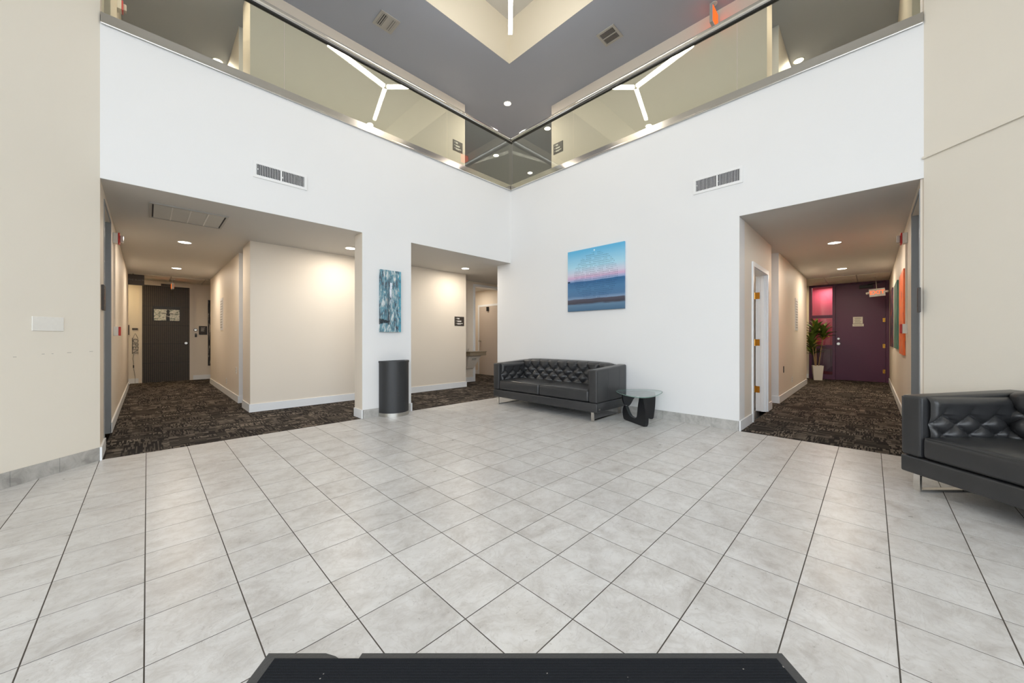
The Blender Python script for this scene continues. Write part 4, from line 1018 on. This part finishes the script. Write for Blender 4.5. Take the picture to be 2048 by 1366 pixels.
# ================================================================== SIDE TABLE
tb = thing('side_table', 'small side table with a rounded glass top on two curved black legs', 'table', (0, 0, 0))
A_, B_, C_ = Vector((4.505, 2.03, 0)), Vector((4.72, 2.419, 0)), Vector((4.998, 2.187, 0))
def rounded(P, it=2):
    for _ in range(it):
        Q = []
        for i in range(len(P)):
            a, b = P[i], P[(i + 1) % len(P)]
            Q += [(a[0] * 0.78 + b[0] * 0.22, a[1] * 0.78 + b[1] * 0.22), (a[0] * 0.22 + b[0] * 0.78, a[1] * 0.22 + b[1] * 0.78)]
        P = Q
    return P
def plate(P, a, b, th, name):
    d_ = (b - a).normalized(); nrm = Vector((-d_.y, d_.x, 0)) * th
    pts = [a + d_ * s_ + Vector((0, 0, max(0.0, z))) - nrm * 0.5 for s_, z in P]
    MB().prism(pts, nrm).build(name, 'black_lacquer', tb, 50)
P1 = [(-0.005, 0.0), (0.02, 0), (0.22, 0), (0.43, 0.0), (0.452, 0.02), (0.470, 0.075), (0.468, 0.13), (0.445, 0.19), (0.41, 0.20), (0.393, 0.18), (0.36, 0.135), (0.328, 0.099), (0.29, 0.074), (0.20, 0.066), (0.165, 0.078), (0.146, 0.11), (0.128, 0.24), (0.095, 0.375), (0.09, 0.392), (0.03, 0.392), (0.022, 0.37), (-0.01, 0.26), (-0.035, 0.15), (-0.030, 0.04)]
P2 = [(-0.03, 0.392), (-0.036, 0.36), (-0.038, 0.30), (-0.025, 0.235), (0.0, 0.19), (0.045, 0.185), (0.075, 0.215), (0.11, 0.28), (0.14, 0.315), (0.20, 0.325), (0.245, 0.32), (0.275, 0.285), (0.30, 0.183), (0.324, 0.075), (0.345, 0.0), (0.398, 0.0), (0.41, 0.062), (0.425, 0.175), (0.432, 0.317), (0.425, 0.392)]
plate(rounded(P1, 1), A_, B_, 0.045, 'front_leg'); plate(rounded(P2, 1), B_, C_, 0.045, 'rear_leg')
MB().cyl((B_.x - 0.012, B_.y - 0.022, 0.17), (B_.x - 0.012, B_.y - 0.022, 0.20), 0.012, 12).build('pivot_pin', 'steel', tb)
GP = [(4.55, 2.47), (4.36, 2.26), (4.285, 2.09), (4.315, 1.975), (4.42, 1.925), (4.64, 1.925), (4.94, 1.985), (5.05, 2.05), (5.075, 2.17), (4.99, 2.31), (4.85, 2.44), (4.70, 2.515)]
m = MB().prism([(x, y, 0.392) for x, y in rounded(GP, 2)], (0, 0, 0.012)); m.build('glass_top', 'glass_table', tb, 40)
gp = rounded(GP, 2); MB().tube([(x, y, 0.398) for x, y in gp] + [(gp[0][0], gp[0][1], 0.398)], 0.0045, 6).build('glass_rim', 'glass_edge', tb, 60)

# ================================================================== HALF-ROUND BIN
b_ = thing('waste_bin', 'black half-round waste bin with a steel base band in front of the pillar', 'bin', (2.60, V - 0.012, 0), R0)
def half_ring(R_, z0, z1, dep, n=28, inner=None):
    pts = [(R_ * math.cos(PI + PI * k / n), dep * math.sin(PI + PI * k / n)) for k in range(n + 1)]
    m = MB()
    if inner is None: m.prism([(x, y, z0) for x, y in pts], (0, 0, z1 - z0)); return m
    q = [(x * (1 - inner / R_), y * (1 - inner / dep) - (inner if k in (0, n) else 0) * 0.6) for k, (x, y) in enumerate(pts)]
    vs = [(x, y, z) for z in (z0, z1) for x, y in pts] + [(x, y, z) for z in (z0, z1) for x, y in q]; N_ = n + 1; fs = []
    for k in range(n):
        fs += [(k, k + 1, N_ + k + 1, N_ + k), (2 * N_ + k + 1, 2 * N_ + k, 3 * N_ + k, 3 * N_ + k + 1), (N_ + k, N_ + k + 1, 3 * N_ + k + 1, 3 * N_ + k), (k + 1, k, 2 * N_ + k, 2 * N_ + k + 1)]
    fs += [(0, n, N_ + n, N_), (2 * N_, 3 * N_, 3 * N_ + n, 2 * N_ + n), (N_, 3 * N_, 3 * N_ + n, N_ + n), (0, 2 * N_, 2 * N_ + n, n)]
    m.add(vs, fs); return m
half_ring(0.222, 0.045, 0.775, 0.225, inner=0.006).build('body', 'bin_black', b_, 40)
half_ring(0.226, 0.0, 0.05, 0.230).build('base_band', 'steel', b_, 40)
half_ring(0.228, 0.772, 0.80, 0.232, inner=0.05).build('rim', 'bin_black', b_, 40)

# ================================================================== FLOOR MAT (one edge nibbled away)
mt = thing('entrance_mat', 'black ribbed entrance mat with a torn rubber edge at the bottom of the picture', 'mat', (0, 0, 0), YAW)
# local x = view depth, y = to the left
zf, yl, yr, zb_ = 1.296, 0.855, -0.982, 0.05
l_ = lambda a, b: (a, b)
bo = 0.042
m = MB()
def border(pa, pb, qa, qb):     # outer a-b at floor, inner at pile height
    m.add([(pa[0], pa[1], 0.0005), (pb[0], pb[1], 0.0005), (qb[0], qb[1], 0.009), (qa[0], qa[1], 0.009)], [(0, 1, 2, 3)])
cut = [(0.655 - 0.0, 0), ]
ya, yb_ = 0.65, 0.52           # torn stretch along the far edge
fo, fi = zf, zf - 0.032
seg = [(yl, ya, 0), (yb_, yr, 0)]
border((fo, yl), (fo, ya), (fi, yl - bo), (fi, ya - 0.01)); border((fo, yb_), (fo, yr), (fi, yb_), (fi, yr + bo))
m.add([(fo, ya, 0.0005), (fo - 0.012, ya - 0.04, 0.0005), (fi + 0.003, ya - 0.07, 0.0005), (fi + 0.002, yb_, 0.0005), (fi, yb_, 0.009), (fi, ya - 0.01, 0.009)], [(0, 1, 2, 3, 4, 5)])
border((zb_, yl), (fo, yl), (zb_ + bo, yl - bo), (fi, yl - bo)); border((fo, yr), (zb_, yr), (fi, yr + bo), (zb_ + bo, yr + bo)); border((zb_, yr), (zb_, yl), (zb_ + bo, yr + bo), (zb_ + bo, yl - bo))
m.build('rubber_border', 'black_rubber', mt)
B(zb_ + bo, fi, yr + bo, yl - bo, 0.0005, 0.0105).build('ribbed_pile', 'mat_pile', mt)

# ================================================================== POTTED PLANT
pt = thing('potted_plant', 'tall leafy dracaena in a white square pot by the purple door', 'plant', (12.86, 1.02, 0.002), 0.2)
m = MB(); a, c_ = 0.085, 0.112; H = 0.39
m.add([(-a, -a, 0), (a, -a, 0), (a, a, 0), (-a, a, 0), (-c_, -c_, H), (c_, -c_, H), (c_, c_, H), (-c_, c_, H), (-c_ + .012, -c_ + .012, H), (c_ - .012, -c_ + .012, H), (c_ - .012, c_ - .012, H), (-c_ + .012, c_ - .012, H), (-c_ + .016, -c_ + .016, H - .04), (c_ - .016, -c_ + .016, H - .04), (c_ - .016, c_ - .016, H - .04), (-c_ + .016, c_ - .016, H - .04)],
      [(3, 2, 1, 0)] + [(r * 4 + i, r * 4 + (i + 1) % 4, (r + 1) * 4 + (i + 1) % 4, (r + 1) * 4 + i) for r in range(3) for i in range(4)])
m.build('pot', 'pot', pt)
B(-c_ + .017, c_ - .017, -c_ + .017, c_ - .017, H - 0.05, H - 0.035).build('soil', 'soil', pt)
def leaf_mesh(L_, w_, mat):
    m = MB(); n = 7; vs = []; fs = []
    for k in range(n + 1):
        t = k / n; ww = w_ * math.sin(PI * min(1, t * 0.92 + 0.08)) ** 0.8; x = L_ * t; z = 0.10 * L_ * math.sin(t * PI * 0.6) - 0.20 * L_ * t ** 3
        vs += [(x, -ww, z + ww * 0.35), (x, 0, z), (x, ww, z + ww * 0.35)]
    for k in range(n):
        for i in (0, 1): fs.append((k * 3 + i, k * 3 + i + 1, k * 3 + i + 4, k * 3 + i + 3))
    me = MB().add(vs, fs).mesh('leaf', mat, 60); return me
leaves = [leaf_mesh(0.40, 0.044, 'leaf'), leaf_mesh(0.34, 0.046, 'leaf'), leaf_mesh(0.30, 0.042, 'leaf_y')]
for (bx, by, tx_, ty_, hz, nl) in ((0.02, -0.02, 0.02, -0.12, 1.24, 30), (0.0, 0.03, 0.0, 0.05, 1.32, 28), (-0.03, 0.05, -0.05, 0.13, 1.02, 24), (0.03, 0.02, 0.08, 0.10, 0.82, 16)):
    MB().tube([(bx, by, H - 0.05), (bx * 0.5 + tx_ * 0.5, by * 0.5 + ty_ * 0.5, (H + hz) / 2), (tx_, ty_, hz)], 0.011, 8).build('cane', 'stem', pt, 60)
    for k in range(nl):
        az_ = k * 2.399 + bx * 50; el = 0.30 + 1.05 * (k / nl)
        q = k / nl
        mi_ = 2 if random.random() < 0.16 else random.choice((0, 1))
        lf = link('leaf', leaves[mi_], pt, (tx_, ty_, hz - 0.16 + 0.20 * q))
        lf.rotation_euler = (random.uniform(-0.2, 0.2), -el, az_); s_ = random.uniform(0.8, 1.05); lf.scale = (s_, s_, s_)
